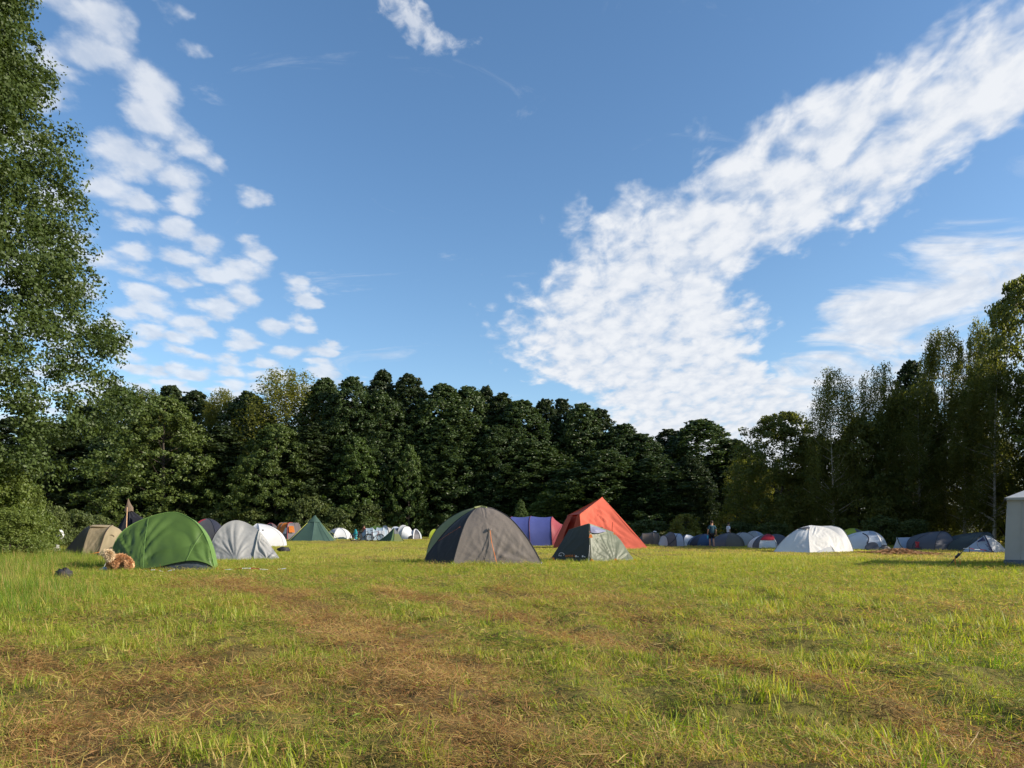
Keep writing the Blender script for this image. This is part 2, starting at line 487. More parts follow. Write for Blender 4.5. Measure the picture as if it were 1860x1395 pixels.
# ------------------------------------------------------------------ grass
def grass_mat():
    m, n, l = new_mat('grass blades')
    at = N(n, 'ShaderNodeAttribute', attribute_name='tint')      # per blade: 0 green .. 1 straw
    ge = N(n, 'ShaderNodeNewGeometry')
    nz = N(n, 'ShaderNodeTexNoise', ins={'Scale': .7, 'Detail': 4}); l.new(ge.outputs['Position'], nz.inputs['Vector'])
    f = ma(n, l, 'ADD', at.outputs['Fac'], ma(n, l, 'MULTIPLY', ma(n, l, 'SUBTRACT', nz.outputs['Fac'], .40), .38), clamp=True)
    cr = N(n, 'ShaderNodeValToRGB')
    e = cr.color_ramp.elements
    e[0].position = 0; e[0].color = (.055, .15, .012, 1)
    e[1].position = 1; e[1].color = (.24, .115, .042, 1)
    for p, c in ((.25, (.17, .26, .024)), (.5, (.37, .38, .052)), (.7, (.50, .40, .12)), (.86, (.46, .28, .11))):
        x = e.new(p); x.color = (*c, 1)
    l.new(f, cr.inputs[0])
    pr = N(n, 'ShaderNodeBsdfPrincipled', ins={'Roughness': .5, 'Specular IOR Level': .35}); l.new(cr.outputs[0], pr.inputs['Base Color'])
    tr = N(n, 'ShaderNodeBsdfTranslucent')
    hs = N(n, 'ShaderNodeHueSaturation', ins={'Hue': .495, 'Saturation': 1.08, 'Value': 1.45}); l.new(cr.outputs[0], hs.inputs['Color']); l.new(hs.outputs[0], tr.inputs[0])
    mx = N(n, 'ShaderNodeMixShader', ins={0: .48}); l.new(pr.outputs[0], mx.inputs[1]); l.new(tr.outputs[0], mx.inputs[2])
    o = N(n, 'ShaderNodeOutputMaterial'); l.new(mx.outputs[0], o.inputs[0])
    return m
GRASS = grass_mat()

def blades(seed, n, rad, h0, h1, w0, w1, bend0, bend1, tint, lie=False, seg=3, name='clump'):
    """n curved blades round the origin; tint(rs, n) -> 0..1"""
    rs = np.random.RandomState(seed)
    ang = rs.rand(n) * 2 * math.pi; rr = rad * np.sqrt(rs.rand(n)); root = np.stack([rr * np.cos(ang), rr * np.sin(ang), np.zeros(n)], -1)
    az = rs.rand(n) * 2 * math.pi; H = h0 + (h1 - h0) * rs.rand(n) ** 1.5; W = w0 + (w1 - w0) * rs.rand(n)
    b0 = bend0 * rs.rand(n) if not lie else 1.15 + .3 * rs.rand(n)
    b1 = b0 + bend1 * (.3 + rs.rand(n)) * np.where(rs.rand(n) < .5, 1, .5 if not lie else -.5)
    d = np.stack([np.cos(az), np.sin(az), 0 * az], -1); s = np.stack([-np.sin(az), np.cos(az), 0 * az], -1)
    tw = (rs.rand(n) - .5)[:, None] * 1.6
    s = s * np.cos(tw) + np.array([0, 0, 1.]) * np.sin(tw) * (1 if lie else .25) + d * np.sin(tw) * .5
    p = root.copy()
    if lie: p[:, 2] += rs.rand(n) * .035 + .004
    rows = []
    for k in range(seg + 1):
        t = k / seg
        w = W * (1 - t ** 1.6) * (.75 + .5 * min(1, t * 3)) if k < seg else W * 0.04
        rows.append((p - s * (w / 2)[:, None], p + s * (w / 2)[:, None]))
        a = b0 + (b1 - b0) * (t + .5 / seg)
        step = (H / seg)[:, None]
        p = p + (d * np.sin(a)[:, None] + np.array([0, 0, 1.]) * np.cos(a)[:, None]) * step
        if lie: p[:, 2] = np.maximum(p[:, 2], .003)
    T = tint(rs, n)
    Q, tt = [], []
    for k in range(seg):
        Q.append(np.stack([rows[k][0], rows[k][1], rows[k + 1][1], rows[k + 1][0]], 1)); tt.append(T - (.10 * (1 - k) if k == 0 else 0) * 0)
    V = np.concatenate(Q); tt = np.concatenate(tt)
    me = quads_mesh(name, V, GRASS, tt)
    return bpy.data.objects.new(name, me)       # only a source for scattering: never linked to the scene

def scatter(name, label, pts, rot, scl, vid, sources, cat='grass'):
    me = bpy.data.meshes.new(name)
    n = len(pts)
    me.vertices.add(n); me.vertices.foreach_set('co', pts.reshape(-1).astype(np.float32))
    a = me.attributes.new('rot', 'FLOAT_VECTOR', 'POINT'); a.data.foreach_set('vector', rot.reshape(-1).astype(np.float32))
    a = me.attributes.new('scl', 'FLOAT', 'POINT'); a.data.foreach_set('value', scl.astype(np.float32))
    a = me.attributes.new('vid', 'INT', 'POINT'); a.data.foreach_set('value', vid.astype(np.int32))
    ob = bpy.data.objects.new(name, me); COL.objects.link(ob)
    ng = bpy.data.node_groups.new(name, 'GeometryNodeTree')
    ng.interface.new_socket('Geometry', in_out='INPUT', socket_type='NodeSocketGeometry')
    ng.interface.new_socket('Geometry', in_out='OUTPUT', socket_type='NodeSocketGeometry')
    n_, l_ = ng.nodes, ng.links
    gi = n_.new('NodeGroupInput'); go = n_.new('NodeGroupOutput')
    jn = n_.new('GeometryNodeJoinGeometry')
    def na(nm, ty):
        q = n_.new('GeometryNodeInputNamedAttribute'); q.data_type = ty; q.inputs['Name'].default_value = nm
        return q.outputs[0]
    er = n_.new('FunctionNodeEulerToRotation'); l_.new(na('rot', 'FLOAT_VECTOR'), er.inputs[0])
    sc = na('scl', 'FLOAT'); vi = na('vid', 'INT')
    for i, s in enumerate(sources):                    # each clump variant goes to the points that ask for it
        oi = n_.new('GeometryNodeObjectInfo'); oi.inputs['Object'].default_value = s; oi.inputs['As Instance'].default_value = True
        cmp_ = n_.new('FunctionNodeCompare'); cmp_.data_type = 'INT'; cmp_.operation = 'EQUAL'
        l_.new(vi, cmp_.inputs[2]); cmp_.inputs[3].default_value = i
        iop = n_.new('GeometryNodeInstanceOnPoints')
        l_.new(gi.outputs[0], iop.inputs['Points']); l_.new(cmp_.outputs[0], iop.inputs['Selection'])
        l_.new(oi.outputs['Geometry'], iop.inputs['Instance'])
        l_.new(er.outputs[0], iop.inputs['Rotation']); l_.new(sc, iop.inputs['Scale'])
        l_.new(iop.outputs[0], jn.inputs[0])
    l_.new(jn.outputs[0], go.inputs[0])
    md = ob.modifiers.new('scatter', 'NODES'); md.node_group = ng
    tag(ob, label, cat, kind='stuff')
    return ob

def field_points(rs, n, y0, y1, margin=1.35, bias=1.0, xlim=None):
    """points spread over the wedge of meadow in front of the viewer, with side margins"""
    y = y0 + (y1 - y0) * rs.rand(n) ** bias
    # uniform over the wedge: weight by width
    y = np.sqrt(y0 ** 2 + (y1 ** 2 - y0 ** 2) * rs.rand(n))
    x = (rs.rand(n) * 2 - 1) * (.72 * y * margin + .6)
    return x, y

def build_grass():
    rs = np.random.RandomState(11)
    tg = lambda lo, hi: (lambda r, n: np.clip(lo + (hi - lo) * r.rand(n), 0, 1))
    def mixt(p, g=(.0, .35), s=(.62, .95)):
        def f(r, n):
            t = g[0] + (g[1] - g[0]) * r.rand(n); q = r.rand(n) < p
            return np.where(q, s[0] + (s[1] - s[0]) * r.rand(n), t)
        return f
    # --- short mown sward, near
    src = [blades(1, 34, .12, .03, .115, .0035, .007, .45, .9, mixt(.18, (.18, .56))),
           blades(2, 34, .12, .03, .10, .0035, .007, .6, 1.0, mixt(.32, (.16, .55))),
           blades(3, 32, .12, .02, .085, .003, .006, .9, 1.1, mixt(.6, (.15, .55))),
           blades(4, 28, .12, .02, .08, .003, .006, .9, 1.1, mixt(.85, (.2, .5), (.7, 1.0)))]
    P, S, Vd, Rt = [], [], [], []
    for (y0, y1, dens, sc) in ((1.2, 6, 92, 1.0), (6, 12, 52, 1.2), (12, 24, 30, 1.25)):
        A = (.72 * 1.35) * (y1 ** 2 - y0 ** 2) + 1.2 * (y1 - y0)
        n = int(A * dens)
        x, y = field_points(rs, n, y0, y1)
        d = dry_field(x, y)
        hum = fbm(x * 2.6 + 5, y * 2.6, 3)                       # grass stands on the hummocks, hollows stay thin
        k = rs.rand(n) < .42 + .9 * smooth(hum, .36, .58) * (1 - .35 * d)
        x, y, d, hum = x[k], y[k], d[k], hum[k]; n = len(x)
        v = np.clip(np.floor(d * 3.3 + rs.rand(n) * 1.5 - .75), 0, 3)
        hs = (.48 + .75 * smooth(fbm(x * 1.4 + 8, y * 1.4, 3), .3, .7)) * (1 - .35 * d) * (1 + .4 * smooth(-x - .45 * y, 1.0, 3.0) * smooth(y, 17, 13))
        P.append(np.stack([x, y, gz(x, y) - .004], -1)); S.append(sc * hs * (.7 + .6 * rs.rand(n))); Vd.append(v)
        Rt.append(np.stack([(rs.rand(n) - .5) * .5, (rs.rand(n) - .5) * .5, rs.rand(n) * 6.28], -1))
    scatter('mown_grass', 'short mown meadow grass, green mixed with yellow, in the foreground', np.concatenate(P), np.concatenate(Rt), np.concatenate(S), np.concatenate(Vd), src)
    # --- dry straw lying on the ground
    src = [blades(21 + k, 46, .17, .04, .15, .0025, .005, 0, .5, tg(.64, .98), lie=True, seg=2) for k in range(3)] + \
          [blades(31, 40, .17, .05, .15, .0025, .005, 0, .6, tg(.6, .95), lie=True, seg=2)]
    P, S, Vd, Rt = [], [], [], []
    for (y0, y1, dens, sc) in ((1.2, 6, 44, 1.0), (6, 13, 22, 1.3), (13, 22, 5, 1.6)):
        A = (.72 * 1.35) * (y1 ** 2 - y0 ** 2) + 1.2 * (y1 - y0)
        n = int(A * dens); x, y = field_points(rs, n, y0, y1)
        d = dry_field(x, y); k = rs.rand(n) < (smooth(d, .18, .8) * 1.1 + .05); x, y = x[k], y[k]; n = len(x)
        P.append(np.stack([x, y, gz(x, y) + .004 + rs.rand(n) * .015], -1)); S.append(sc * (.6 + .6 * rs.rand(n))); Vd.append(rs.randint(0, 4, n))
        Rt.append(np.stack([(rs.rand(n) - .5) * .6, (rs.rand(n) - .5) * .6, rs.rand(n) * 6.28], -1))
    scatter('dry_straw', 'brown dry mown straw lying in the foreground grass', np.concatenate(P), np.concatenate(Rt), np.concatenate(S), np.concatenate(Vd), src, 'straw')
    # --- matted thatch: short lying blades that close the sward
    src = [blades(81, 90, .20, .02, .075, .003, .006, 0, .7, mixt(.30, (.15, .55), (.6, .9)), lie=True, seg=2), blades(82, 90, .20, .02, .075, .003, .006, 0, .7, mixt(.5, (.2, .55), (.6, .95)), lie=True, seg=2),
           blades(83, 90, .20, .02, .075, .003, .006, 0, .7, mixt(.95, (.2, .55), (.68, 1.0)), lie=True, seg=2)]
    P, S, Vd, Rt = [], [], [], []
    for (y0, y1, dens, sc) in ((1.2, 6, 36, 1.0), (6, 12, 22, 1.3), (12, 20, 8, 1.8)):
        A = (.72 * 1.35) * (y1 ** 2 - y0 ** 2) + 1.2 * (y1 - y0)
        n = int(A * dens); x, y = field_points(rs, n, y0, y1); d = dry_field(x, y)
        P.append(np.stack([x, y, gz(x, y) + rs.rand(n) * .012], -1)); S.append(sc * (.7 + .6 * rs.rand(n))); Vd.append(np.clip(np.floor(d * 2.6 + rs.rand(n) * .9 - .35), 0, 2))
        Rt.append(np.stack([(rs.rand(n) - .5) * .5, (rs.rand(n) - .5) * .5, rs.rand(n) * 6.28], -1))
    scatter('grass_thatch', 'matted short cut grass closing the foreground sward', np.concatenate(P), np.concatenate(Rt), np.concatenate(S), np.concatenate(Vd), src)
    # --- regrown tufts of broad green blades
    src = [blades(41, 13, .06, .08, .20, .006, .012, .35, .7, tg(.08, .50)),
           blades(42, 8, .045, .09, .20, .006, .012, .25, .5, tg(.2, .56)),
           blades(43, 18, .10, .08, .19, .005, .009, .6, 1.1, tg(.08, .45)),
           blades(44, 4, .03, .12, .22, .007, .012, .18, .3, tg(.25, .58))]
    P, S, Vd, Rt = [], [], [], []
    for (y0, y1, dens, sc) in ((1.2, 6, 26, .95), (6, 13, 14, .85), (13, 24, 3, .65)):
        A = (.72 * 1.35) * (y1 ** 2 - y0 ** 2) + 1.2 * (y1 - y0)
        n = int(A * dens); x, y = field_points(rs, n, y0, y1)
        d = dry_field(x, y); cl = fbm(x * .9 + 5, y * .9 + 2, 3)
        k = rs.rand(n) < (.14 + 1.5 * smooth(cl, .43, .62)) * (1 - .8 * d); x, y = x[k], y[k]; n = len(x)
        P.append(np.stack([x, y, gz(x, y) - .005], -1)); S.append(sc * (.45 + .65 * rs.rand(n) ** 1.3)); Vd.append(rs.randint(0, 4, n))
        Rt.append(np.stack([(rs.rand(n) - .5) * .35, (rs.rand(n) - .5) * .35, rs.rand(n) * 6.28], -1))
    scatter('grass_tufts', 'bright green regrown tufts of broad grass blades in the foreground', np.concatenate(P), np.concatenate(Rt), np.concatenate(S), np.concatenate(Vd), src)
    # --- far meadow
    src = [blades(61, 60, .38, .07, .15, .010, .020, .5, .6, mixt(.06, (.22, .60), (.6, .75)), seg=2),
           blades(62, 60, .38, .06, .14, .010, .020, .5, .6, mixt(.12, (.28, .62), (.6, .8)), seg=2),
           blades(63, 50, .38, .05, .12, .010, .020, .6, .6, mixt(.35, (.3, .65), (.6, .85)), seg=2)]
    P, S, Vd, Rt = [], [], [], []
    for (y0, y1, dens, sc) in ((16, 34, 8.0, .8), (34, 100, 3.6, 1.0)):
        A = (.72 * 1.15) * (y1 ** 2 - y0 ** 2)
        n = int(A * dens); x, y = field_points(rs, n, y0, y1, 1.15)
        v = np.clip(np.floor(fbm(x * .2, y * .12, 3) * 4.4 - .9 + rs.rand(n) * .6), 0, 2)
        P.append(np.stack([x, y, gz(x, y) - .01], -1)); S.append(sc * (.65 + .5 * rs.rand(n)) * (.8 + .4 * fbm(x * .4, y * .4, 2))); Vd.append(v)
        Rt.append(np.stack([(rs.rand(n) - .5) * .2, (rs.rand(n) - .5) * .2, rs.rand(n) * 6.28], -1))
    scatter('meadow_grass', 'sunlit yellow green meadow grass around the tents', np.concatenate(P), np.concatenate(Rt), np.concatenate(S), np.concatenate(Vd), src)
    # --- unmown grass on the left edge
    src = [blades(71 + k, 34, .22, .18, .46, .004, .009, .35, .8, mixt(.1 + .15 * k, (.0, .35), (.55, .85))) for k in range(3)]
    n = 9000
    y = 7 + 26 * rs.rand(n); x = -(.38 * y + 1.2) - rs.rand(n) ** .8 * (.55 * y)
    e = -x - (.52 * y - .2) + (fbm(x * .5, y * .5, 3) - .5) * 5
    k = rs.rand(n) < smooth(e, -.6, 1.8) * np.where(y > 17, .9, 1) * (1 - .95 * ((np.abs(x + 9.4) < 1.6) & (np.abs(y - 16.2) < 1.6))) ; x, y = x[k], y[k]; n = len(x); e = e[k]
    scatter('long_grass', 'long unmown grass along the left edge of the meadow', np.stack([x, y, gz(x, y) - .01], -1), np.stack([(rs.rand(n) - .5) * .2, (rs.rand(n) - .5) * .2, rs.rand(n) * 6.28], -1),
            (.45 + .5 * rs.rand(n)) * (.55 + .6 * smooth(e, 0, 4)), rs.randint(0, 3, n), src)
build_grass()

# ------------------------------------------------------------------ trees
LEAF_ALDER = leaf_mat('alder leaves', (.022, .045, .012), (.075, .115, .030), .30, .45, .5)
LEAF_NEAR = leaf_mat('near alder leaves', (.030, .055, .012), (.095, .135, .032), .34, .35, .55)
LEAF_MID = leaf_mat('mid green leaves', (.050, .085, .017), (.125, .165, .040), .36, .35, .5)
LEAF_LIGHT = leaf_mat('light green leaves', (.045, .085, .016), (.11, .16, .035), .35, .4, .5)
LEAF_BIRCH = leaf_mat('birch leaves', (.080, .095, .020), (.20, .21, .05), .58, .3, .5)
LEAF_DARK = leaf_mat('dark leaves', (.018, .034, .010), (.055, .080, .022), .28, .4, .5)
LEAF_YELLOW = leaf_mat('yellow green shrub leaves', (.10, .12, .018), (.24, .23, .04), .35, .35, .5)
LEAF_SHRUB = leaf_mat('undergrowth leaves', (.045, .070, .016), (.13, .16, .045), .35, .35, .55)
BARK = simple_mat('dark bark', (.055, .045, .035), .9, .4, 9, .6)
BARK_BIRCH = simple_mat('birch bark', (.42, .38, .32), .8, .45, 5, .4)

def leaves(C, Nrm, size, rs, spread=.8, aspect=.62):
    """rhombic leaves centred on C facing roughly Nrm"""
    n = len(C)
    nn = Nrm + rs.normal(0, spread, (n, 3)); nn /= np.linalg.norm(nn, axis=1)[:, None] + 1e-9
    t = rs.normal(0, 1, (n, 3)); t -= nn * np.sum(t * nn, 1)[:, None]; t /= np.linalg.norm(t, axis=1)[:, None] + 1e-9
    b = np.cross(nn, t)
    L = (size * (.65 + .7 * rs.rand(n)))[:, None] / 2; W = L * aspect
    mid = C + nn * L * .18
    return np.stack([C - t * L, mid - b * W, C + t * L * 1.05, mid + b * W], 1)

def crown(seed, H, Rr, z0, profile, n_br, n_leaf, leaf, mat, name='crown', flat=.75, droop=0.0, clump=.30, core=.35, up=.55, spread=.75, front=False):
    """branches reach from the stem to the envelope; leaves gather in clumps at their ends"""
    rs = np.random.RandomState(seed)
    t = rs.rand(n_br) ** .85
    az = rs.rand(n_br) * 2 * math.pi + np.arange(n_br) * 2.4
    if front:                                            # most twigs on the sunny, open side
        az = np.where(rs.rand(n_br) < .80, -.75 + rs.normal(0, .75, n_br), az)
    env = profile(t) * Rr
    lop = 1 + .22 * np.sin(az * 2 + seed) * np.sin(t * 5 + seed) + .25 * (rs.rand(n_br) - .5)
    rho = env * lop * (core + (1 - core) * np.sqrt(rs.rand(n_br)))
    tip = rs.rand(n_br) < .045; far = rs.rand(n_br) < .06
    t = np.where(tip, .84 + .17 * rs.rand(n_br), t); rho = np.where(tip, Rr * .62 * np.sqrt(rs.rand(n_br)) * np.clip((1.08 - t) * 4.2, .1, 1), rho) * np.where(far, 1.18, 1)
    c = np.stack([rho * np.cos(az), rho * np.sin(az), z0 + (H - z0) * t], -1)
    crad = Rr * clump * (.55 + .75 * rs.rand(n_br)) * (.34 + .66 * np.clip(profile(np.clip(t, 0, 1)), .18, 1))
    crad = crad * np.where(tip | far, .62, 1)
    # sub clumps
    ns = 11
    sd = rs.normal(0, 1, (n_br, ns, 3)); sd /= np.linalg.norm(sd, axis=2)[:, :, None]
    sc = c[:, None] + sd * (crad[:, None, None] * (.35 + .65 * rs.rand(n_br, ns, 1))) * np.array([1, 1, flat])
    out = np.stack([np.cos(az), np.sin(az), 0 * az], -1)
    sr = crad[:, None] * (.38 + .25 * rs.rand(n_br, ns))
    k = rs.randint(0, n_br, n_leaf); j = rs.randint(0, ns, n_leaf)
    w = rs.rand(n_leaf) < np.clip(crad[k] / crad.max() + .25, 0, 1)
    k, j = k[w], j[w]; m = len(k)
    dv = rs.normal(0, 1, (m, 3)); dv /= np.linalg.norm(dv, axis=1)[:, None]
    rad = sr[k, j] * rs.rand(m) ** .4
    p = sc[k, j] + dv * rad[:, None] * np.array([1, 1, flat])
    if droop:
        hang = rs.rand(m) ** 1.3 * droop
        p[:, 2] -= hang
        p[:, :2] = p[:, :2] * (1 - .0 * hang[:, None]) + (sc[k, j][:, :2] - p[:, :2]) * (.45 * np.clip(hang / droop, 0, 1))[:, None]
        p[:, 2] = np.maximum(p[:, 2], .3)
    nr = dv * .7 + out[k] * .45 + np.array([0, 0, up])
    ct = rs.rand(n_br, ns)
    tint = np.clip(.15 + .5 * ct[k, j] + .45 * (rs.rand(m) - .3), 0, 1)
    return quads_mesh(name, leaves(p, nr, leaf, rs, spread), mat, tint), c

def trunk_mesh(seed, H, r0, tips, mat, name='trunk', lean=.3, nl=40, wob=.25):
    rs = random.Random(seed); mb = MB()
    st = []
    k = 9
    ph = rs.random() * 6
    for i in range(k + 1):
        t = i / k
        st.append(Vector((math.sin(t * 3 + ph) * wob * t + lean * t, math.cos(t * 2.4 + ph) * wob * t, H * t)))
    rad = [r0 * (1 - .93 * (i / k)) * (1.35 if i == 0 else 1) for i in range(k + 1)]
    st[0].z = -.25
    mb.tube(st, rad, 8)
    def at(z):
        z = max(0, min(H * .999, z)); f = z / H * k; i = int(f); q = f - i
        return st[i].lerp(st[i + 1], q), rad[i] + (rad[i + 1] - rad[i]) * q
    ids = list(range(len(tips))); rs.shuffle(ids)
    for i in ids[:nl]:
        e = Vector(tips[i]); d = math.hypot(e.x, e.y)
        a, ra = at(e.z - d * .45 - .3)
        mid = a.lerp(e, .55) + Vector((0, 0, -.06 * d + rs.uniform(-.1, .2)))
        mb.tube([a, a.lerp(mid, .5), mid, e], [ra * .42, ra * .33, ra * .22, .012], 5, cap=False)
    me_o = mb.build(name, mat)
    me = me_o.data
    bpy.data.objects.remove(me_o)
    return me

prof_alder = lambda t: np.clip(np.minimum(1.0, .78 + 1.2 * t) * (1 - t ** 2.6) ** .72 + .05, .05, 1)
prof_cone = lambda t: np.clip((.75 + .9 * t) * (1 - t) ** .75 * 1.25 + .05, .05, 1)
prof_round = lambda t: np.clip(np.sin(np.pi * np.clip(t * .86 + .12, 0, 1)) ** .6, .08, 1)
prof_bush = lambda t: np.clip(np.sqrt(np.clip(1 - t ** 2, 0, 1)) * (.85 + .2 * np.sin(t * 9)), .1, 1)
prof_birch = lambda t: np.clip(np.sin(np.pi * np.clip(.10 + .84 * t, 0, 1)) ** .6, .06, 1)
prof_dark = lambda t: np.clip((.85 + .3 * t) * (1 - t ** 1.9) ** .75 + .05, .05, 1)

PROTO = {}
def proto(key, H, Rr, z0, profile, n_br, n_leaf, leaf, lmat, bark, r0, seed, **kw):
    tkw = {k: kw.pop(k) for k in ('lean', 'wob', 'nl') if k in kw}
    cm, tips = crown(seed, H, Rr, z0, profile, n_br, n_leaf, leaf, lmat, **kw)
    PROTO[key] = (H, Rr, cm, trunk_mesh(seed, H * .96, r0, tips.tolist(), bark, **tkw))
for s in range(3):
    proto('alder%d' % s, 20, 4.0, 1.2, prof_alder, 1100, 76000, .23, LEAF_ALDER, BARK, .26, 100 + s, clump=.135, core=.45, flat=1.0)
for s in range(2):
    proto('dark%d' % s, 20, 3.6, 1.0, prof_dark, 950, 66000, .23, LEAF_DARK, BARK, .26, 120 + s, clump=.135, core=.45, flat=1.0)
proto('light0', 12, 3.6, .3, prof_cone, 420, 40000, .20, LEAF_LIGHT, BARK, .17, 131, clump=.14)
proto('light1', 12, 4.6, .2, prof_alder, 650, 64000, .19, LEAF_MID, BARK, .22, 132, clump=.12, core=.5)
for s in range(3):
    proto('birch%d' % s, 16, 3.2, 2.2, prof_birch, 300, 33000, .16, LEAF_BIRCH, BARK_BIRCH, .15, 140 + s, clump=.22, droop=1.7 if s else 2.6, flat=1.0, up=.2, core=.25, nl=46)
LEAF_RIGHT = leaf_mat('olive green leaves', (.070, .090, .019), (.17, .195, .046), .54, .35, .5)
proto('bushy0', 11, 4.2, .4, prof_round, 420, 42000, .18, LEAF_RIGHT, BARK, .2, 151, clump=.17)
proto('bushy1', 8, 3.8, .3, prof_bush, 190, 34000, .18, LEAF_BIRCH, BARK, .14, 152, clump=.26)

def tree(name, label, kind, px, ytop, Y, wpx=None, group=None, X=None, H=None, rz=None, cat='tree', base=0.0):
    """a tree whose stem stands at photo column px, Y metres away, top at photo row ytop"""
    h0, r0, cm, tm = PROTO[kind]
    x = PX(px, Y) if X is None else X
    z = gzf(x, Y) + base
    h = H if H else CAM_H + (HOR - ytop) / FPX * Y - z
    sz = h / h0
    sx = (wpx / FPX * Y / (r0 * 1.05)) if wpx else sz
    e = empty(name, (x, Y, z), (hash_(px, ytop) * 6.28 if rz is None else rz))
    e.scale = (sx, sx, sz)
    tag(e, label, cat, group)
    for nm, me in (('trunk', tm), ('crown', cm)):
        o = bpy.data.objects.new(nm, me); COL.objects.link(o); o.parent = e
    return e
def hash_(a, b):
    return (math.sin(a * 12.9898 + b * 78.233) * 43758.5453) % 1.0

WOOD = 'trees of the wood behind the tents'
def build_forest():
    F = [  # kind, px, top row, metres away, half width px, label
        ('alder0', 215, 704, 96, 48, 'tall alder at the left end of the wood, beside the near tree'),
        ('birch1', 262, 706, 100, 40, 'slender tree top just left of the broad left tree of the wood'),
        ('dark0', 312, 703, 104, 42, 'dark pointed tree directly behind the broad left tree'),
        ('dark1', 355, 712, 102, 40, 'dark tree peeping over the right shoulder of the broad left tree'),
        ('birch2', 408, 709, 99, 40, 'loose crowned tree between the broad left tree and the birch'),
        ('alder1', 452, 716, 97, 42, 'alder left of the tall birch on the skyline'),
        ('birch0', 527, 670, 94, 62, 'tall birch with pale stem, highest on the left skyline'),
        ('alder2', 592, 690, 93, 46, 'alder immediately right of the tall skyline birch'),
        ('alder0', 640, 688, 90, 50, 'full leafy alder with a straight front, second right of the birch'),
        ('dark0', 694, 676, 96, 40, 'pointed dark tree forming the highest spike of the wood'),
        ('dark1', 742, 682, 95, 44, 'dark spiky tree right of the highest spike'),
        ('alder1', 690, 715, 90, 52, 'broad alder standing in front of the highest spike'),
        ('alder2', 805, 700, 93, 52, 'dark green alder above the lime tent'),
        ('alder0', 850, 705, 94, 44, 'alder above the brown dome, on the skyline'),
        ('dark0', 882, 704, 96, 36, 'narrow dark tree rising behind the brown dome'),
        ('alder1', 830, 742, 90, 58, 'bulky alder in front, left above the brown dome'),
        ('dark1', 912, 716, 95, 40, 'dark tree right above the brown dome'),
        ('alder2', 945, 729, 92, 48, 'alder above the blue tunnel tent'),
        ('alder0', 905, 775, 88, 50, 'lower alder in front, between brown dome and blue tent'),
        ('dark0', 990, 727, 94, 40, 'dark pointed tree above the blue tent, left of the pair'),
        ('dark1', 1020, 726, 95, 38, 'dark pointed tree left of the red tent peak'),
        ('alder1', 1057, 736, 92, 42, 'tree whose top stands just left of the red tent peak'),
        ('dark0', 1088, 745, 92, 36, 'dark tree with a thin tip straight above the red tent peak'),
        ('alder2', 1132, 772, 90, 46, 'round topped alder right of the red tent peak'),
        ('alder0', 1165, 790, 88, 44, 'alder stepping down right of the red tent'),
        ('dark1', 1215, 781, 96, 46, 'dark tree in the dip of the skyline above the yellow green shrub'),
        ('alder1', 1272, 765, 92, 62, 'broad dark alder on the skyline above the walking person'),
        ('dark0', 1335, 800, 88, 52, 'dark tree filling the gap left of the right hand trees'),
        ('alder2', 1190, 832, 80, 58, 'lower leafy tree in front, right of the red tent'),
        ('dark1', 1252, 828, 78, 40, 'conical dark tree behind the yellow green shrub'),
        ('alder0', 1095, 820, 82, 66, 'dark leafy tree directly behind the red tent'),
        ('alder1', 985, 810, 88, 60, 'dark leafy tree directly behind the blue and red tunnel tent'),
        ('dark0', 470, 760, 110, 70, 'dark tree deep in the wood behind the second broad front tree'),
        ('dark1', 610, 745, 110, 70, 'dark tree deep in the wood behind the bicycles'),
        ('dark0', 760, 745, 110, 70, 'dark tree deep in the wood behind the slim young tree'),
        ('dark1', 900, 765, 110, 70, 'dark tree deep in the wood behind the brown dome'),
        ('dark0', 1040, 785, 110, 70, 'dark tree deep in the wood behind the red tent'),
        ('dark1', 1180, 815, 108, 70, 'dark tree deep in the wood behind the bronze tent'),
        ('dark0', 1310, 825, 108, 70, 'dark tree deep in the wood behind the walking person'),
        ('dark1', 340, 770, 110, 70, 'dark tree deep in the wood behind the broad left tree'),
        ('dark1', 230, 790, 108, 70, 'dark tree deep in the wood behind the black tipi'),
        ('dark0', 160, 740, 98, 60, 'dark tree in the shade left of the broad left tree'),
        ('dark1', 95, 770, 92, 60, 'dark tree in the gap under the near tree'),
        ('dark0', 30, 760, 95, 60, 'dark tree hidden behind the near tree'),
        ('dark0', 410, 775, 90, 52, 'dark tree in the gap between the two broad front trees'),
        ('dark1', 575, 770, 88, 50, 'dark tree filling the gap right of the second broad front tree'),
        ('light1', 298, 722, 87, 112, 'broad leafy tree standing in front at the left of the wood'),
        ('light1', 503, 772, 86, 82, 'broad pyramidal tree in front behind the orange tent'),
        ('light0', 648, 795, 86, 58, 'leafy young tree in front, behind the bicycles'),
        ('light0', 742, 808, 85, 34, 'slim light green young tree above the lime tent'),
        ('light0', 1000, 888, 80, 42, 'small round leafy tree behind the blue tent'),
    ]
    for kind, px, yt, Y, w, lab in F:
        tree('forest_tree', lab, kind, px, yt, Y, w * (1.05 if kind.startswith('light') else 1.35 + .55 * hash_(px, 3)), WOOD)
build_forest()

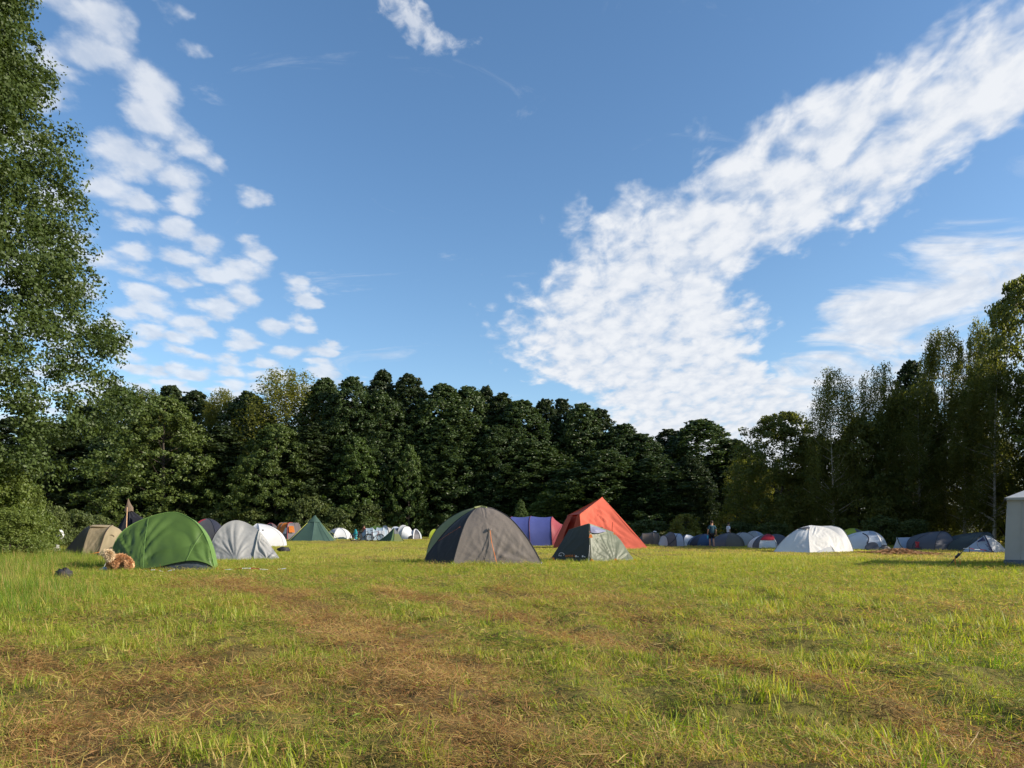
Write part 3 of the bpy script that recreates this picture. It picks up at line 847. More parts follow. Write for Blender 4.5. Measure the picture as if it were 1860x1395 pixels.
# ------------------------------------------------------------------ right hand trees, shrubs, near tree
def build_right_trees():
    G = 'birches and trees on the right'
    F = [
        ('bushy0', 1420, 752, 62, 98, 'dense rounded tree at the left end of the right hand trees'),
        ('birch0', 1514, 668, 57, 56, 'weeping birch with hanging twigs, left one of the pair above the white dome'),
        ('birch0', 1596, 662, 58, 52, 'weeping birch with hanging twigs, right one of the pair above the white dome'),
        ('dark0', 1655, 658, 70, 60, 'dark round topped tree between the weeping birches and the tall birch'),
        ('birch1', 1716, 598, 57, 58, 'tall pointed birch above the dark grey tent'),
        ('birch2', 1780, 584, 61, 44, 'thin airy birch next to the tallest tree on the right'),
        ('bushy0', 1862, 508, 54, 110, 'tallest dark tree at the right edge of the picture'),
        ('bushy1', 1476, 800, 60, 84, 'low leafy tree behind the lime tent'),
        ('bushy1', 1562, 765, 57, 84, 'leafy tree under the weeping birches'),
        ('bushy0', 1640, 735, 58, 90, 'leafy tree filling the gap beneath the dark round topped tree'),
        ('birch1', 1668, 700, 56, 66, 'mid sized birch in front of the dark round topped tree'),
        ('birch2', 1752, 710, 55, 66, 'birch with bare lower stem left of the marquee'),
        ('birch1', 1806, 660, 52, 70, 'birch with bare lower stem right beside the marquee'),
        ('bushy1', 1362, 838, 68, 64, 'low dark tree behind the white clad person'),
        ('dark1', 1405, 850, 80, 70, 'dark tree in the shade behind the crimson capped tent'),
        ('dark0', 1475, 850, 82, 76, 'dark tree in the shade behind the big white dome'),
        ('dark1', 1560, 850, 80, 76, 'dark tree in the shade behind the lime tent'),
        ('dark0', 1650, 850, 84, 76, 'dark tree in the shade behind the low white ridge tent'),
        ('bushy1', 1790, 800, 66, 84, 'leafy tree in the second row behind the bare birch stems'),
    ]
    for kind, px, yt, Y, w, lab in F:
        tree('birch_tree' if 'birch' in kind else 'broadleaf_tree', lab, kind, px, yt, Y, w, G)
    # the row goes on towards the viewer, right of the picture; it shades the far tents
    for i, (X, Y, H, k) in enumerate([(33.5, 37, 11, 'bushy0'), (38, 42, 14, 'alder0'), (41, 47.5, 15.5, 'bushy0'), (44, 38.5, 15, 'alder1'), (48, 44, 17, 'alder2'), (46, 50, 17, 'bushy0')]):
        tree('broadleaf_tree', 'leafy tree in the row that shades the far tents from the right', k, 0, 0, Y, (6.0 if 'birch' not in k else 4.6) / Y * FPX, G, X=X, H=H)

prof_near = lambda t: np.interp(t, [0, .05, .12, .22, .35, .5, .62, .75, .9, 1], [.50, .72, .92, 1.0, .88, .84, .85, .76, .5, .1])
proto('near', 27, 7.0, 2.2, prof_near, 1600, 420000, .135, LEAF_NEAR, BARK, .42, 161, clump=.115, core=.55, nl=4, flat=.9, spread=.85, front=True)
tree('alder_tree', 'huge near alder with dark glossy leaves filling the left edge', 'near', 0, 0, 26.5, 7.0 * 1.05 / 26.5 * FPX, None, X=-23.3, H=27, rz=.0)

LEAF_BUSH = leaf_mat('fresh shrub leaves', (.07, .115, .02), (.19, .23, .055), .42, .35, .5)
for s in range(2):
    proto('shrub%d' % s, 2.4, 1.7, .05, prof_bush, 110, 11000, .14, LEAF_SHRUB, BARK, .05, 170 + s, clump=.30, wob=.1, lean=.05, nl=30)
proto('near_shrub', 3.4, 2.0, .05, prof_bush, 260, 34000, .10, LEAF_BUSH, BARK, .06, 175, clump=.24, wob=.1, lean=.05, nl=40)
proto('gold_shrub', 2.4, 2.1, .05, prof_bush, 130, 14000, .11, LEAF_YELLOW, BARK, .05, 176, clump=.22, wob=.1, lean=.05, nl=50, up=.8)
def build_shrubs():
    U = 'shrubs along the foot of the wood'
    for k, px, yt, Y, w, lab in [
        ('near_shrub', -8, 836, 27, 95, 'leafy shrub under the near alder at the left edge'),
        ('near_shrub', 45, 876, 29, 56, 'light leafy shrub in front of the near alder, beside the beige tent'),
        ('near_shrub', 18, 925, 25, 70, 'low leafy shrub at the left edge near the long grass'),
        ('shrub0', 96, 922, 36, 44, 'low bramble shrub left of the beige tent'),
        ('shrub1', 138, 930, 44, 50, 'low bramble shrub behind the beige tent'),
        ('shrub0', 178, 938, 52, 40, 'small shrub behind the black tipi'),
        ('shrub1', 560, 905, 82, 44, 'shrub behind the dark green tipi'),
        ('shrub0', 612, 925, 82, 40, 'shrub behind the small white and green dome'),
        ('shrub1', 455, 925, 83, 50, 'shrub behind the white dome and the orange tent'),
        ('shrub0', 400, 925, 83, 40, 'shrub above the grey dome'),
        ('shrub1', 665, 915, 84, 44, 'dry shrub behind the bicycles'),
        ('shrub0', 715, 930, 86, 40, 'shrub behind the grey tunnel tent'),
        ('shrub1', 768, 925, 87, 34, 'shrub behind the lime tent'),
        ('shrub0', 820, 930, 86, 40, 'shrub at the left shoulder of the brown dome'),
        ('shrub0', 1175, 945, 62, 44, 'dark shrub right of the red tent'),
        ('shrub1', 1340, 950, 60, 50, 'dark shrub behind the olive dome tents'),
        ('shrub0', 1400, 950, 56, 40, 'dark shrub left of the big white dome'),
        ('shrub1', 1600, 940, 52, 50, 'dark shrub behind the white and grey dome'),
        ('shrub0', 1660, 945, 50, 40, 'dark shrub behind the white ridge tent'),
        ('shrub1', 1720, 935, 62, 60, 'shrub among the birch stems'),
        ('shrub0', 1815, 950, 58, 50, 'shrub beside the marquee among birch stems'),
    ]:
        tree('shrub', lab, k, px, yt, Y, w, U, cat='shrub')
    tree('shrub', 'yellow green shrub glowing in sun left of the walking person', 'gold_shrub', 1245, 936, 57, 44, cat='shrub')
    tree('shrub', 'small bright green sapling between brown dome and blue tent', 'light0', 946, 908, 66, 16, cat='shrub')
build_right_trees()
build_shrubs()

# ------------------------------------------------------------------ tents
def resample(pts, n, sm=True):
    p = np.array([tuple(a) for a in pts], float)
    if sm and len(p) > 2:
        e = np.concatenate([[2 * p[0] - p[1]], p, [2 * p[-1] - p[-2]]])
        o = []
        for i in range(1, len(e) - 2):
            for t in np.linspace(0, 1, 8, endpoint=False):
                a, b, c, d = e[i - 1], e[i], e[i + 1], e[i + 2]
                o.append(.5 * (2 * b + (c - a) * t + (2 * a - 5 * b + 4 * c - d) * t * t + (3 * b - a - 3 * c + d) * t ** 3))
        o.append(p[-1]); p = np.array(o)
    s = np.concatenate([[0], np.cumsum(np.linalg.norm(np.diff(p, axis=0), axis=1) + 1e-9)])
    u = np.linspace(0, s[-1], n)
    return np.stack([np.interp(u, s, p[:, k]) for k in range(3)], -1)

class Tent:
    def __init__(s, name, label, px, Y, cat='tent', group=None, base=None):
        s.X0, s.Y = PX(px, Y), Y
        s.z0 = gzf(s.X0, Y) if base is None else base
        s.e = empty(name, (s.X0, Y, s.z0))
        s.mid = np.array([0, .9, .3])
        tag(s.e, label, cat, group)
    def q(s, px, py, dy=0.0):
        Y = s.Y + dy
        return Vector(((px - 930) / FPX * Y - s.X0, dy, CAM_H - (py - HOR) / FPX * Y - s.z0))
    def Q(s, *a):
        return [s.q(*p) for p in a]
    def panel(s, part, c0, c1, mat, bulge=0.0, folds=(), nu=12, nv=20, parent=None, label=None, sm=True, rough=.004, seed=0, flip=None):
        a, b = resample(c0, nv, sm), resample(c1, nv, sm)
        u = np.linspace(0, 1, nu)[:, None, None]
        S = a[None] * (1 - u) + b[None] * u
        du = np.gradient(S, axis=0); dv = np.gradient(S, axis=1)
        n = np.cross(du, dv); n /= np.linalg.norm(n, axis=2)[:, :, None] + 1e-9
        c = S.mean((0, 1)); nm = n.mean((0, 1))
        if np.dot(nm, c - s.mid) < 0: n = -n
        if flip: n = -n
        U = np.linspace(0, 1, nu)[:, None] * np.ones((1, nv)); V = np.ones((nu, 1)) * np.linspace(0, 1, nv)[None]
        d = bulge * np.sin(np.pi * U) * (np.sin(np.pi * np.clip(V * .5 + .25, 0, 1)))
        W = np.linalg.norm(c1[0] - c0[0]) + np.linalg.norm(Vector(c1[-1]) - Vector(c0[-1])); W = max(.3, W / 2)
        Hh = max(.3, np.linalg.norm(a[-1] - a[0]))
        for (u0, v0, amp, k, rm) in folds:
            x, y = (U - u0) * W, (V - v0) * Hh
            r = np.hypot(x, y); th = np.arctan2(y, x)
            env = np.clip(r / (.12 * rm), 0, 1) * np.clip(1 - r / rm, 0, 1) ** .8
            wv = th * k / 3.2 + .5 * np.sin(r * 3 + seed)
            f1 = vnoise(wv + 40 + seed * 7.3, r * .9 + u0 * 9 + 20); f2 = vnoise(wv * 2.3 + 80 + seed, r * 1.4 + v0 * 5 + 9)
            d += amp * env * (1.5 * np.abs(f1 - .5) ** .8 - .55 + .5 * (f2 - .5))
        edge = np.minimum(1, np.minimum(U, 1 - U) * 6) * np.minimum(1, np.minimum(V, 1 - V) * 8 + .15)
        d += rough * (fbm(U * 9 + seed * 3.1, V * 9 + seed, 3) - .5) * 4
        S = S + n * (d * edge)[:, :, None]
        i = np.arange(nu * nv).reshape(nu, nv)
        F = np.stack([i[:-1, :-1], i[:-1, 1:], i[1:, 1:], i[1:, :-1]], -1).reshape(-1, 4)
        o = mesh_obj(part, S.reshape(-1, 3).tolist(), F.tolist(), mat, parent or s.e)
        if label: o['label'] = label
        return o
    def pipe(s, part, pts, r, mat, parent=None, n=5, sm=True):
        p = resample(pts, max(2, len(pts) * 4 if sm and len(pts) > 2 else len(pts)), sm)
        return MB().tube([Vector(x) for x in p], r, n).build(part, mat, parent or s.e)
    def peg(s, x, y):
        return MB().tube([(x, y, -.05), (x + .02, y, .09)], .006, 5).build('peg', STEEL, s.e)
    def ridge(s, corner, apex, a=.8, b=.9, n=9, z0=.02):
        o = []
        for k in range(n):
            t = k / (n - 1) * math.pi / 2
            w = math.cos(t) ** a if k < n - 1 else 0
            o.append(Vector((apex[0] + (corner[0] - apex[0]) * w, apex[1] + (corner[1] - apex[1]) * w, z0 + (apex[2] - z0) * math.sin(t) ** b)))
        return o
    def dome(s, corners, apex, mats, a=.8, b=.9, bulge=-.02, pole=None, folds=None, pr=.014, labels=None):
        R_ = [s.ridge(c, apex, a, b) for c in corners]
        s.mid = np.array([apex[0], apex[1], apex[2] * .3])
        for i in range(len(corners)):
            j = (i + 1) % len(corners)
            s.panel('fly_panel', R_[i], R_[j], mats[i], bulge, (folds or {}).get(i, ()), 16 if folds else 10, 24 if folds else 14, seed=i, label=(labels or {}).get(i))
        if pole:
            for r in R_: s.pipe('pole_sleeve', r, pr, pole)
        return R_
    def tunnel(s, ang, arches, mats, pole=None, pr=.018, sag=-.04, ends=None, oy=0.0):
        """arches: (s along axis, half width, height, lean); axis turned by ang from +x"""
        ca, sa = math.cos(ang), math.sin(ang); A = []
        for (p, hw, h, ln) in arches:
            c = []
            for k in range(13):
                t = math.pi * k / 12
                w = -hw * math.copysign(abs(math.cos(t)) ** .85, math.cos(t)); z = .02 + h * math.sin(t) ** .8
                x = p + ln * z
                c.append(Vector((x * ca - w * sa, x * sa + w * ca + oy, z)))
            A.append(c)
        s.mid = np.mean([np.array(v) for c in A for v in c], 0) * np.array([1, 1, .5])
        for i in range(len(A) - 1):
            s.panel('fly_panel', A[i], A[i + 1], mats[i % len(mats)], sag, (), 8, 22, seed=i)
        if ends:
            for c, m in ((A[0], ends[0]), (A[-1], ends[1])):
                if m is None: continue
                g = [Vector((v.x, v.y, .02)) for v in c]
                s.panel('end_panel', g, c, m, .0, (), 6, 18)
        if pole:
            for c in A: s.pipe('pole_sleeve', c, pr, pole)
        return A

STEEL = simple_mat('steel', (.45, .45, .45), .35, .1, 8, metal=.9)
ROPE_Y = simple_mat('yellow cord', (.50, .52, .10), .7)
ROPE_D = simple_mat('dark cord', (.06, .055, .05), .8)
ROPE_W = simple_mat('pale cord', (.62, .62, .58), .7)
ORANGE = simple_mat('orange webbing', (.72, .20, .035), .6)
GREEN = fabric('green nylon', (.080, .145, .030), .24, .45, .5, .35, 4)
GREEN_L = fabric('light and sunlit green nylon', (.19, .34, .09), .36, .45, .5, .3, 4)  # light seams, and the sunlight painted on the green tent's end
GREY = fabric('grey nylon', (.36, .36, .35), .22, .5, .4, .3, 5)
SHEET = fabric('dark groundsheet', (.045, .055, .065), .05, .45, .5, .6, 6)
NAVY = fabric('dark navy nylon', (.022, .024, .040), .12)
BLACK = fabric('black cotton', (.018, .019, .026), .08, .8, .15)
BROWNCLOTH = fabric('faded brown cloth', (.16, .12, .09), .12, .85, .1, .8)
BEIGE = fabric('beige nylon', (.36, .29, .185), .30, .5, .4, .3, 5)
BEIGE_SUN = fabric('sunlit beige nylon', (.52, .42, .26), .35, .5, .4, .3, 5)  # lighter copy of the beige, sunlight painted in
BROWN = fabric('grey brown nylon', (.175, .150, .130), .12, .6, .3, .45, 7)
CHAR = fabric('charcoal and shaded brown nylon', (.030, .030, .034), .06, .6, .3, .45, 7)  # charcoal parts, and the brown dome's shaded side painted dark
OLIVE_L = fabric('pale olive nylon', (.36, .40, .18), .5)
RED = fabric('salmon red cotton', (.62, .135, .085), .22, .8, .15, .35, 4)
RED_SHADE = fabric('shaded red cotton', (.42, .085, .05), .2, .8, .15, .4, 4)  # darker copy of the red, doorway shade put into the colour
BLUE = fabric('cobalt nylon', (.085, .105, .32), .22)
MAROON = fabric('dusky red nylon', (.36, .070, .085), .25)
MAROON_D = simple_mat('maroon piping', (.07, .015, .03), .6)
OLIVE_D = fabric('dark and shaded grey green nylon', (.040, .052, .050), .06, .6, .3, .35, 7)  # dark olive cloth, also the painted shade on the olive tent's left
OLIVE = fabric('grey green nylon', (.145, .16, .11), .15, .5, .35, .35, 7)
MESH_B = fabric('blue grey mesh', (.20, .21, .33), .2)
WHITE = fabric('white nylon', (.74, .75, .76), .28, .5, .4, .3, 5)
WHITE_SUN = fabric('sunlit white nylon', (.76, .74, .70), .25, .5, .4, .35, 5)  # the white with the warmth of sunlight painted in
PALEBLUE = fabric('pale blue grey nylon', (.42, .48, .57), .28)
PODBLUE = fabric('hazy blue nylon', (.28, .36, .43), .2)
GREY_L = fabric('light grey nylon', (.50, .51, .53), .25)
GREY_D = fabric('dark grey nylon', (.085, .085, .098), .12)
GREY_W = fabric('warm dark grey nylon', (.12, .105, .100), .12)
TEEPEE = fabric('dark green teal cotton', (.052, .098, .078), .15, .6, .3)
TEAL_D = fabric('dark teal nylon', (.020, .050, .060), .12)
ORANGE_F = fabric('orange polyester', (.62, .185, .025), .3)
SMOKE = fabric('smoky grey polyester', (.13, .115, .125), .15)
LIME = fabric('lime nylon', (.42, .50, .045), .35)
NAVYB = fabric('navy blue nylon', (.035, .075, .155), .2)
OLIVEB = fabric('olive brown nylon', (.115, .105, .080), .18)
BRONZE = fabric('bronze brown nylon', (.145, .115, .090), .18)
CRIMSON = fabric('crimson nylon', (.40, .018, .035), .3)
CANVAS = fabric('shaded white canvas', (.40, .395, .385), .18, .8, .15, .5, 3)  # white canvas; shade on the walls is put into the colour as grey
CANVAS_W = fabric('white canvas roof', (.72, .71, .69), .25, .8, .15, .4, 3)
CANVAS_B = fabric('blue grey skirt', (.10, .125, .17), .1, .7, .2)
WOODP = simple_mat('pale wood pole', (.50, .30, .16), .7, .25, 12)
DARKM = simple_mat('dark metal', (.03, .03, .032), .45, .1, 8)
PRINT_W = simple_mat('white print', (.75, .76, .78), .6, .02)
PRINT_O = simple_mat('orange print', (.62, .20, .04), .6, .02)
PRINT_N = simple_mat('navy print', (.02, .022, .06), .6, .02)
PRINT_B = simple_mat('brown print', (.20, .13, .08), .6, .02)

def text_on(body, part, mat, parent, origin, xdir, updir, size, thick=.002):
    """lettering as flat mesh laid on a surface"""
    cu = bpy.data.curves.new(part, 'FONT'); cu.body = body; cu.size = size; cu.extrude = thick
    t = bpy.data.objects.new(part, cu); COL.objects.link(t)
    me = bpy.data.meshes.new_from_object(t.evaluated_get(bpy.context.evaluated_depsgraph_get()))
    bpy.data.objects.remove(t)
    x = Vector(xdir).normalized(); u = Vector(updir); u = (u - x * u.dot(x)).normalized(); n = x.cross(u)
    M_ = Matrix((x, u, n)).transposed()
    for v in me.vertices: v.co = M_ @ v.co + Vector(origin)
    me.materials.clear(); me.materials.append(mat)
    o = bpy.data.objects.new(part, me); COL.objects.link(o); o.parent = parent
    return o

LC, CC, RC = 'tents at the left of the meadow', 'tents in the middle of the meadow', 'tents in the shade on the right'

def green_tent():
    t = Tent('tunnel_tent', 'bright green crumpled tent behind the dog', 295, 17.75, group=LC)
    t.mid = np.array([0, .9, .3])
    q = t.q
    arch = t.Q((192, 1028, .02), (201, 1003, .16), (221, 967, .36), (258, 944, .55), (308, 930.5, .72), (338, 937, .72), (362, 956, .58), (379, 988, .36), (390, 1032, .04))
    bot = t.Q((194, 1033, .0), (222, 1034, -.16), (250, 1034, -.22), (285, 1030, -.25), (320, 1022, -.24), (350, 1018, -.20), (372, 1022, -.12), (384, 1028, -.05), (389, 1034, .0))
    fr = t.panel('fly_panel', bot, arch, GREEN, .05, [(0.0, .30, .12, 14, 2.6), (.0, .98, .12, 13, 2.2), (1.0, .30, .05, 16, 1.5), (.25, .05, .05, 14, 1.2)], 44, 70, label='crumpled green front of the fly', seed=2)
    back = t.Q((204, 1026, 1.9), (218, 985, 1.75), (248, 958, 1.65), (290, 944, 1.6), (330, 940, 1.6), (352, 944, 1.5), (375, 966, 1.35), (389, 996, 1.05), (396, 1028, .62))
    t.panel('fly_panel', arch, back, GREEN_L, -.03, (), 12, 40, label='green end of the fly, sunlight put into its colour', seed=5)
    bg = t.Q((206, 1026, 1.95), (240, 1027, 2.5), (270, 1027, 2.7), (300, 1027, 2.7), (330, 1027, 2.6), (350, 1027, 2.4), (375, 1027, 2.0), (388, 1027, 1.5), (396, 1029, .7))
    t.panel('fly_panel', back, bg, GREEN, .02, (), 8, 30, seed=7)
    t.pipe('pole_sleeve', arch, .013, GREEN_L)
    gs = t.Q((258, 1036, -.20), (285, 1036.5, -.22), (320, 1036, -.2), (350, 1035.5, -.16), (372, 1035, -.08), (390, 1035, .0))
    gt = t.Q((258, 1033, -.12), (285, 1028, -.14), (320, 1019, -.12), (350, 1015, -.08), (372, 1019, -.02), (390, 1030, .06))
    t.panel('groundsheet', gs, gt, SHEET, .03, [(.0, .4, .03, 16, 1.2), (.9, .8, .03, 20, .8)], 12, 40, seed=3)
    for k in (.30, .62):
        t.pipe('seam', [Vector(p) + Vector((0, -.02, .0)) for p in (resample(bot, 9)[3 if k < .5 else 6] * (1 - u) + resample(arch, 9)[3 if k < .5 else 6] * u + np.array([0, -.055 * math.sin(math.pi * u), 0]) for u in np.linspace(.02, .98, 7))], .005, GREEN_L)
    t.pipe('toggle', t.Q((226, 996, .14), (229, 999, .11), (227, 1003, .09), (230, 1008, .05), (227, 1017, -.02)), .008, ROPE_W)
    t.pipe('guy_line', t.Q((197, 1012, .1), (186, 1036, -.1)), .004, ROPE_W, sm=False)
    for x in (-1.35, -.5, .4, 1.25): t.peg(x, -.26)

def beige_tent():
    t = Tent('tunnel_tent', 'beige tunnel tent with an arched mountain logo, leftmost of the tents', 168, 26.6, group=LC)
    t.mid = np.array([.1, .9, .3])
    archf = t.Q((177, 1013, .0), (181, 998, .1), (187, 980, .28), (192, 967, .45), (199, 957, .8), (204, 953.5, 1.1))
    ridge = t.Q((118, 1008, .2), (133, 992, .35), (146, 975, .55), (155, 963, .7), (162, 956, .9), (166, 953.5, 1.1))
    gl = t.Q((146, 1012, -.02), (150, 1000, .12), (154, 985, .3), (158, 973, .45), (162, 962, .7), (168, 954, 1.0))
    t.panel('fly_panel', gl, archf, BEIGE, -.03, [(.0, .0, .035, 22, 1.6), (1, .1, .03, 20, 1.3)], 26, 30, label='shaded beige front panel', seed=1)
    t.panel('fly_panel', t.Q((112, 1005, .5), (124, 992, .7), (138, 976, .9), (150, 963, 1.0), (162, 955, 1.1)), t.Q((146, 1012, -.02), (150, 1000, .12), (154, 985, .3), (158, 973, .45), (163, 957, .8)), GREY_W, -.02, (), 12, 20, seed=2)  # shade of the left side put into the colour as dark grey
    archr = t.Q((226, 1013, .2), (229, 1000, .3), (228, 985, .45), (224, 970, .6), (217, 961, .85), (207, 956, 1.1))
    t.panel('fly_panel', archf, archr, BEIGE_SUN, .02, [(.0, .0, .02, 16, 1.2)], 20, 26, label='end panel with sunlight put into the beige', seed=3)
    t.panel('fly_panel', t.Q((166, 953.5, 1.1), (185, 953, 1.1), (206, 955, 1.15)), t.Q((168, 1008, 2.6), (190, 1008, 2.8), (222, 1008, 2.4)), BEIGE, .12, (), 12, 14)
    t.panel('fly_panel', t.Q((163, 956, .75), (168, 954, .95), (166, 953.3, 1.12)), t.Q((199, 957.5, .8), (202, 955, .95), (206, 954, 1.14)), BEIGE_SUN, .01, (), 10, 8)
    t.panel('fly_panel', t.Q((112, 1005, .5), (140, 1002, 1.8), (168, 1003, 2.6)), t.Q((162, 955, 1.1), (164, 954, 1.1), (166, 953.5, 1.12)), BEIGE, 0, (), 10, 8)
    t.pipe('pole_sleeve', archf, .016, simple_mat('brown pole sleeve', (.06, .04, .03), .7))
    t.panel('door_opening', t.Q((180, 1014, -.02), (190, 1000, .12), (200, 995, .2), (212, 993, .25)), t.Q((181, 1014.5, -.04), (192, 1015, -.06), (204, 1015, -.06), (216, 1014, .0)), SHEET, .01, (), 8, 16)  # dark panel standing in for the shade inside the doorway
    t.pipe('door_trim', t.Q((179, 1013, -.03), (188, 1000, .08), (200, 994, .17), (213, 992, .22)), .010, BEIGE_SUN)
    t.panel('tarp', t.Q((180, 1014, -.15), (195, 1006, .0), (206, 1000, .1)), t.Q((186, 1016, -.25), (200, 1013, -.2), (212, 1006, -.1)), ORANGE, 0, (), 6, 8, label='orange flap at the tent door')
    t.pipe('guy_line', t.Q((150, 1009, -.12), (180, 1003, -.06)), .007, ORANGE, sm=False)
    # printed logo: an arch over a small wordmark
    lg = [t.q(203 + 4.5 * math.cos(a) * 1.0, 975 - 3.6 * math.sin(a), .41) for a in np.linspace(math.pi, 0, 10)]
    t.pipe('logo', lg, .010, PRINT_B)
    o = t.q(200, 977.5, .36)
    text_on('naturehike', 'wordmark', PRINT_B, t.e, t.q(196.5, 979.5, .395), t.q(216, 978, .43) - t.q(199, 979, .385), (0, .35, 1), .058)

def grey_tent():
    t = Tent('dome_tent', 'plain grey dome tent with its flap hanging open, right of the green tent', 445, 23.5, group=LC)
    t.mid = np.array([0, .8, .3])
    arch = t.Q((381, 1010, .1), (383, 990, .25), (393, 968, .45), (409, 951.5, .65), (428, 945, .8), (448, 949.5, .85), (470, 962.5, .72))
    bot = t.Q((383, 1019, 0), (400, 1019.5, -.06), (418, 1020, -.1), (433, 1021, -.16), (445, 1020, -.1), (455, 1019.5, -.06), (461, 1019, -.02))
    t.panel('fly_panel', bot, arch, GREY, .03, [(.0, .60, .07, 15, 2.3), (1.0, .25, .02, 16, 1.2)], 44, 56, label='grey front with a fan of folds', seed=1)
    edge = t.Q((470, 962.5, .72), (467, 975, .5), (464, 990, .3), (461, 1005, .1), (460, 1019, -.03))
    flap = t.Q((484, 980, .75), (490, 989, .6), (498, 1000, .4), (505, 1010, .2), (507, 1017, .1))
    t.panel('door_flap', edge, flap, GREY, .05, [(.0, .25, .10, 14, 1.4), (.55, .95, .10, 10, .8)], 30, 34, label='loose folded grey door flap', seed=4)
    t.panel('inner_tent', t.Q((474, 975, .95), (480, 995, .7), (488, 1017, .35)), t.Q((489, 988, .9), (500, 1003, .7), (509, 1016, .4)), SHEET, 0, (), 6, 12)
    t.pipe('zip', edge, .012, TEAL_D)
    back = t.Q((386, 1012, 1.8), (392, 990, 1.8), (402, 972, 1.8), (420, 960, 1.8), (440, 956, 1.8), (462, 962, 1.7), (488, 988, 1.2))
    t.panel('fly_panel', arch, back, GREY, -.02, (), 10, 30)
    t.panel('fly_panel', back, t.Q((388, 1012, 2), (400, 1012, 2.3), (415, 1012, 2.5), (430, 1012, 2.5), (450, 1012, 2.4), (480, 1012, 2), (500, 1014, 1.3)), GREY, 0, (), 8, 20)
    t.pipe('guy_line', t.Q((506, 1005, .3), (528, 1017, -.1)), .006, ROPE_Y, sm=False)
    for k in range(3): t.pipe('peg_loop', t.Q((498 + k * 3, 1010, .15), (503 + k * 3, 1017, .05)), .008, ROPE_W, sm=False)
    for x in (-1.1, -.2, .3): t.peg(x, -.16)

def black_tipi():
    t = Tent('tipi_tent', 'black tipi with brown cap and wooden pole behind the green tent', 232, 45, group=LC)
    ap = t.q(233, 908, 2.0)
    t.mid = np.array([0, 2.0, .5])
    base = [(-2.0, .8), (-1.0, 0), (.4, -.1), (1.6, .4), (3.0, 1.4), (3.2, 3.0), (1.0, 4.0), (-1.5, 3.4)]
    B = [Vector((x, y, .02)) for x, y in base]
    for i in range(8):
        a, b = B[i], B[(i + 1) % 8]
        top = ap - Vector((0, 0, .55))
        mk = lambda p: [p, p.lerp(top, .45) + Vector((0, 0, -.22)), p.lerp(top, .8) + Vector((0, 0, -.12)), top + (p - top) * .04]
        t.panel('cloth_panel', mk(a), mk(b), BLACK, -.04, [(1, .9, .03, 12, 2)], 10, 16, seed=i)
    t.panel('awning', t.Q((240, 938, 1.6), (256, 943, 1.5), (275, 945, 1.4)), t.Q((242, 972, .3), (258, 965, .4), (280, 958, .6)), BLACK, -.05, (), 8, 12)
    cap = MB(); n = 10
    rings = [(.0, .02), (-.35, .11), (-.62, .24), (-.85, .28)]
    for k, (dz, r) in enumerate(rings):
        for i in range(n):
            an = 2 * math.pi * i / n; rr = r * (1 + .25 * math.sin(i * 2.7 + k))
            cap.v.append(ap + Vector((rr * math.cos(an) + .02 * k, rr * math.sin(an), dz + .08 + .04 * math.sin(i * 1.9 + k))))
    for k in range(3):
        for i in range(n):
            cap.f.append((k * n + i, k * n + (i + 1) % n, (k + 1) * n + (i + 1) % n, (k + 1) * n + i))
    cap.build('smoke_cap', BROWNCLOTH, t.e)['label'] = 'faded brown cloth cap'
    t.pipe('pole', t.Q((231, 922, 1.4), (229, 975, .1)), .035, WOODP, sm=False)
    return t

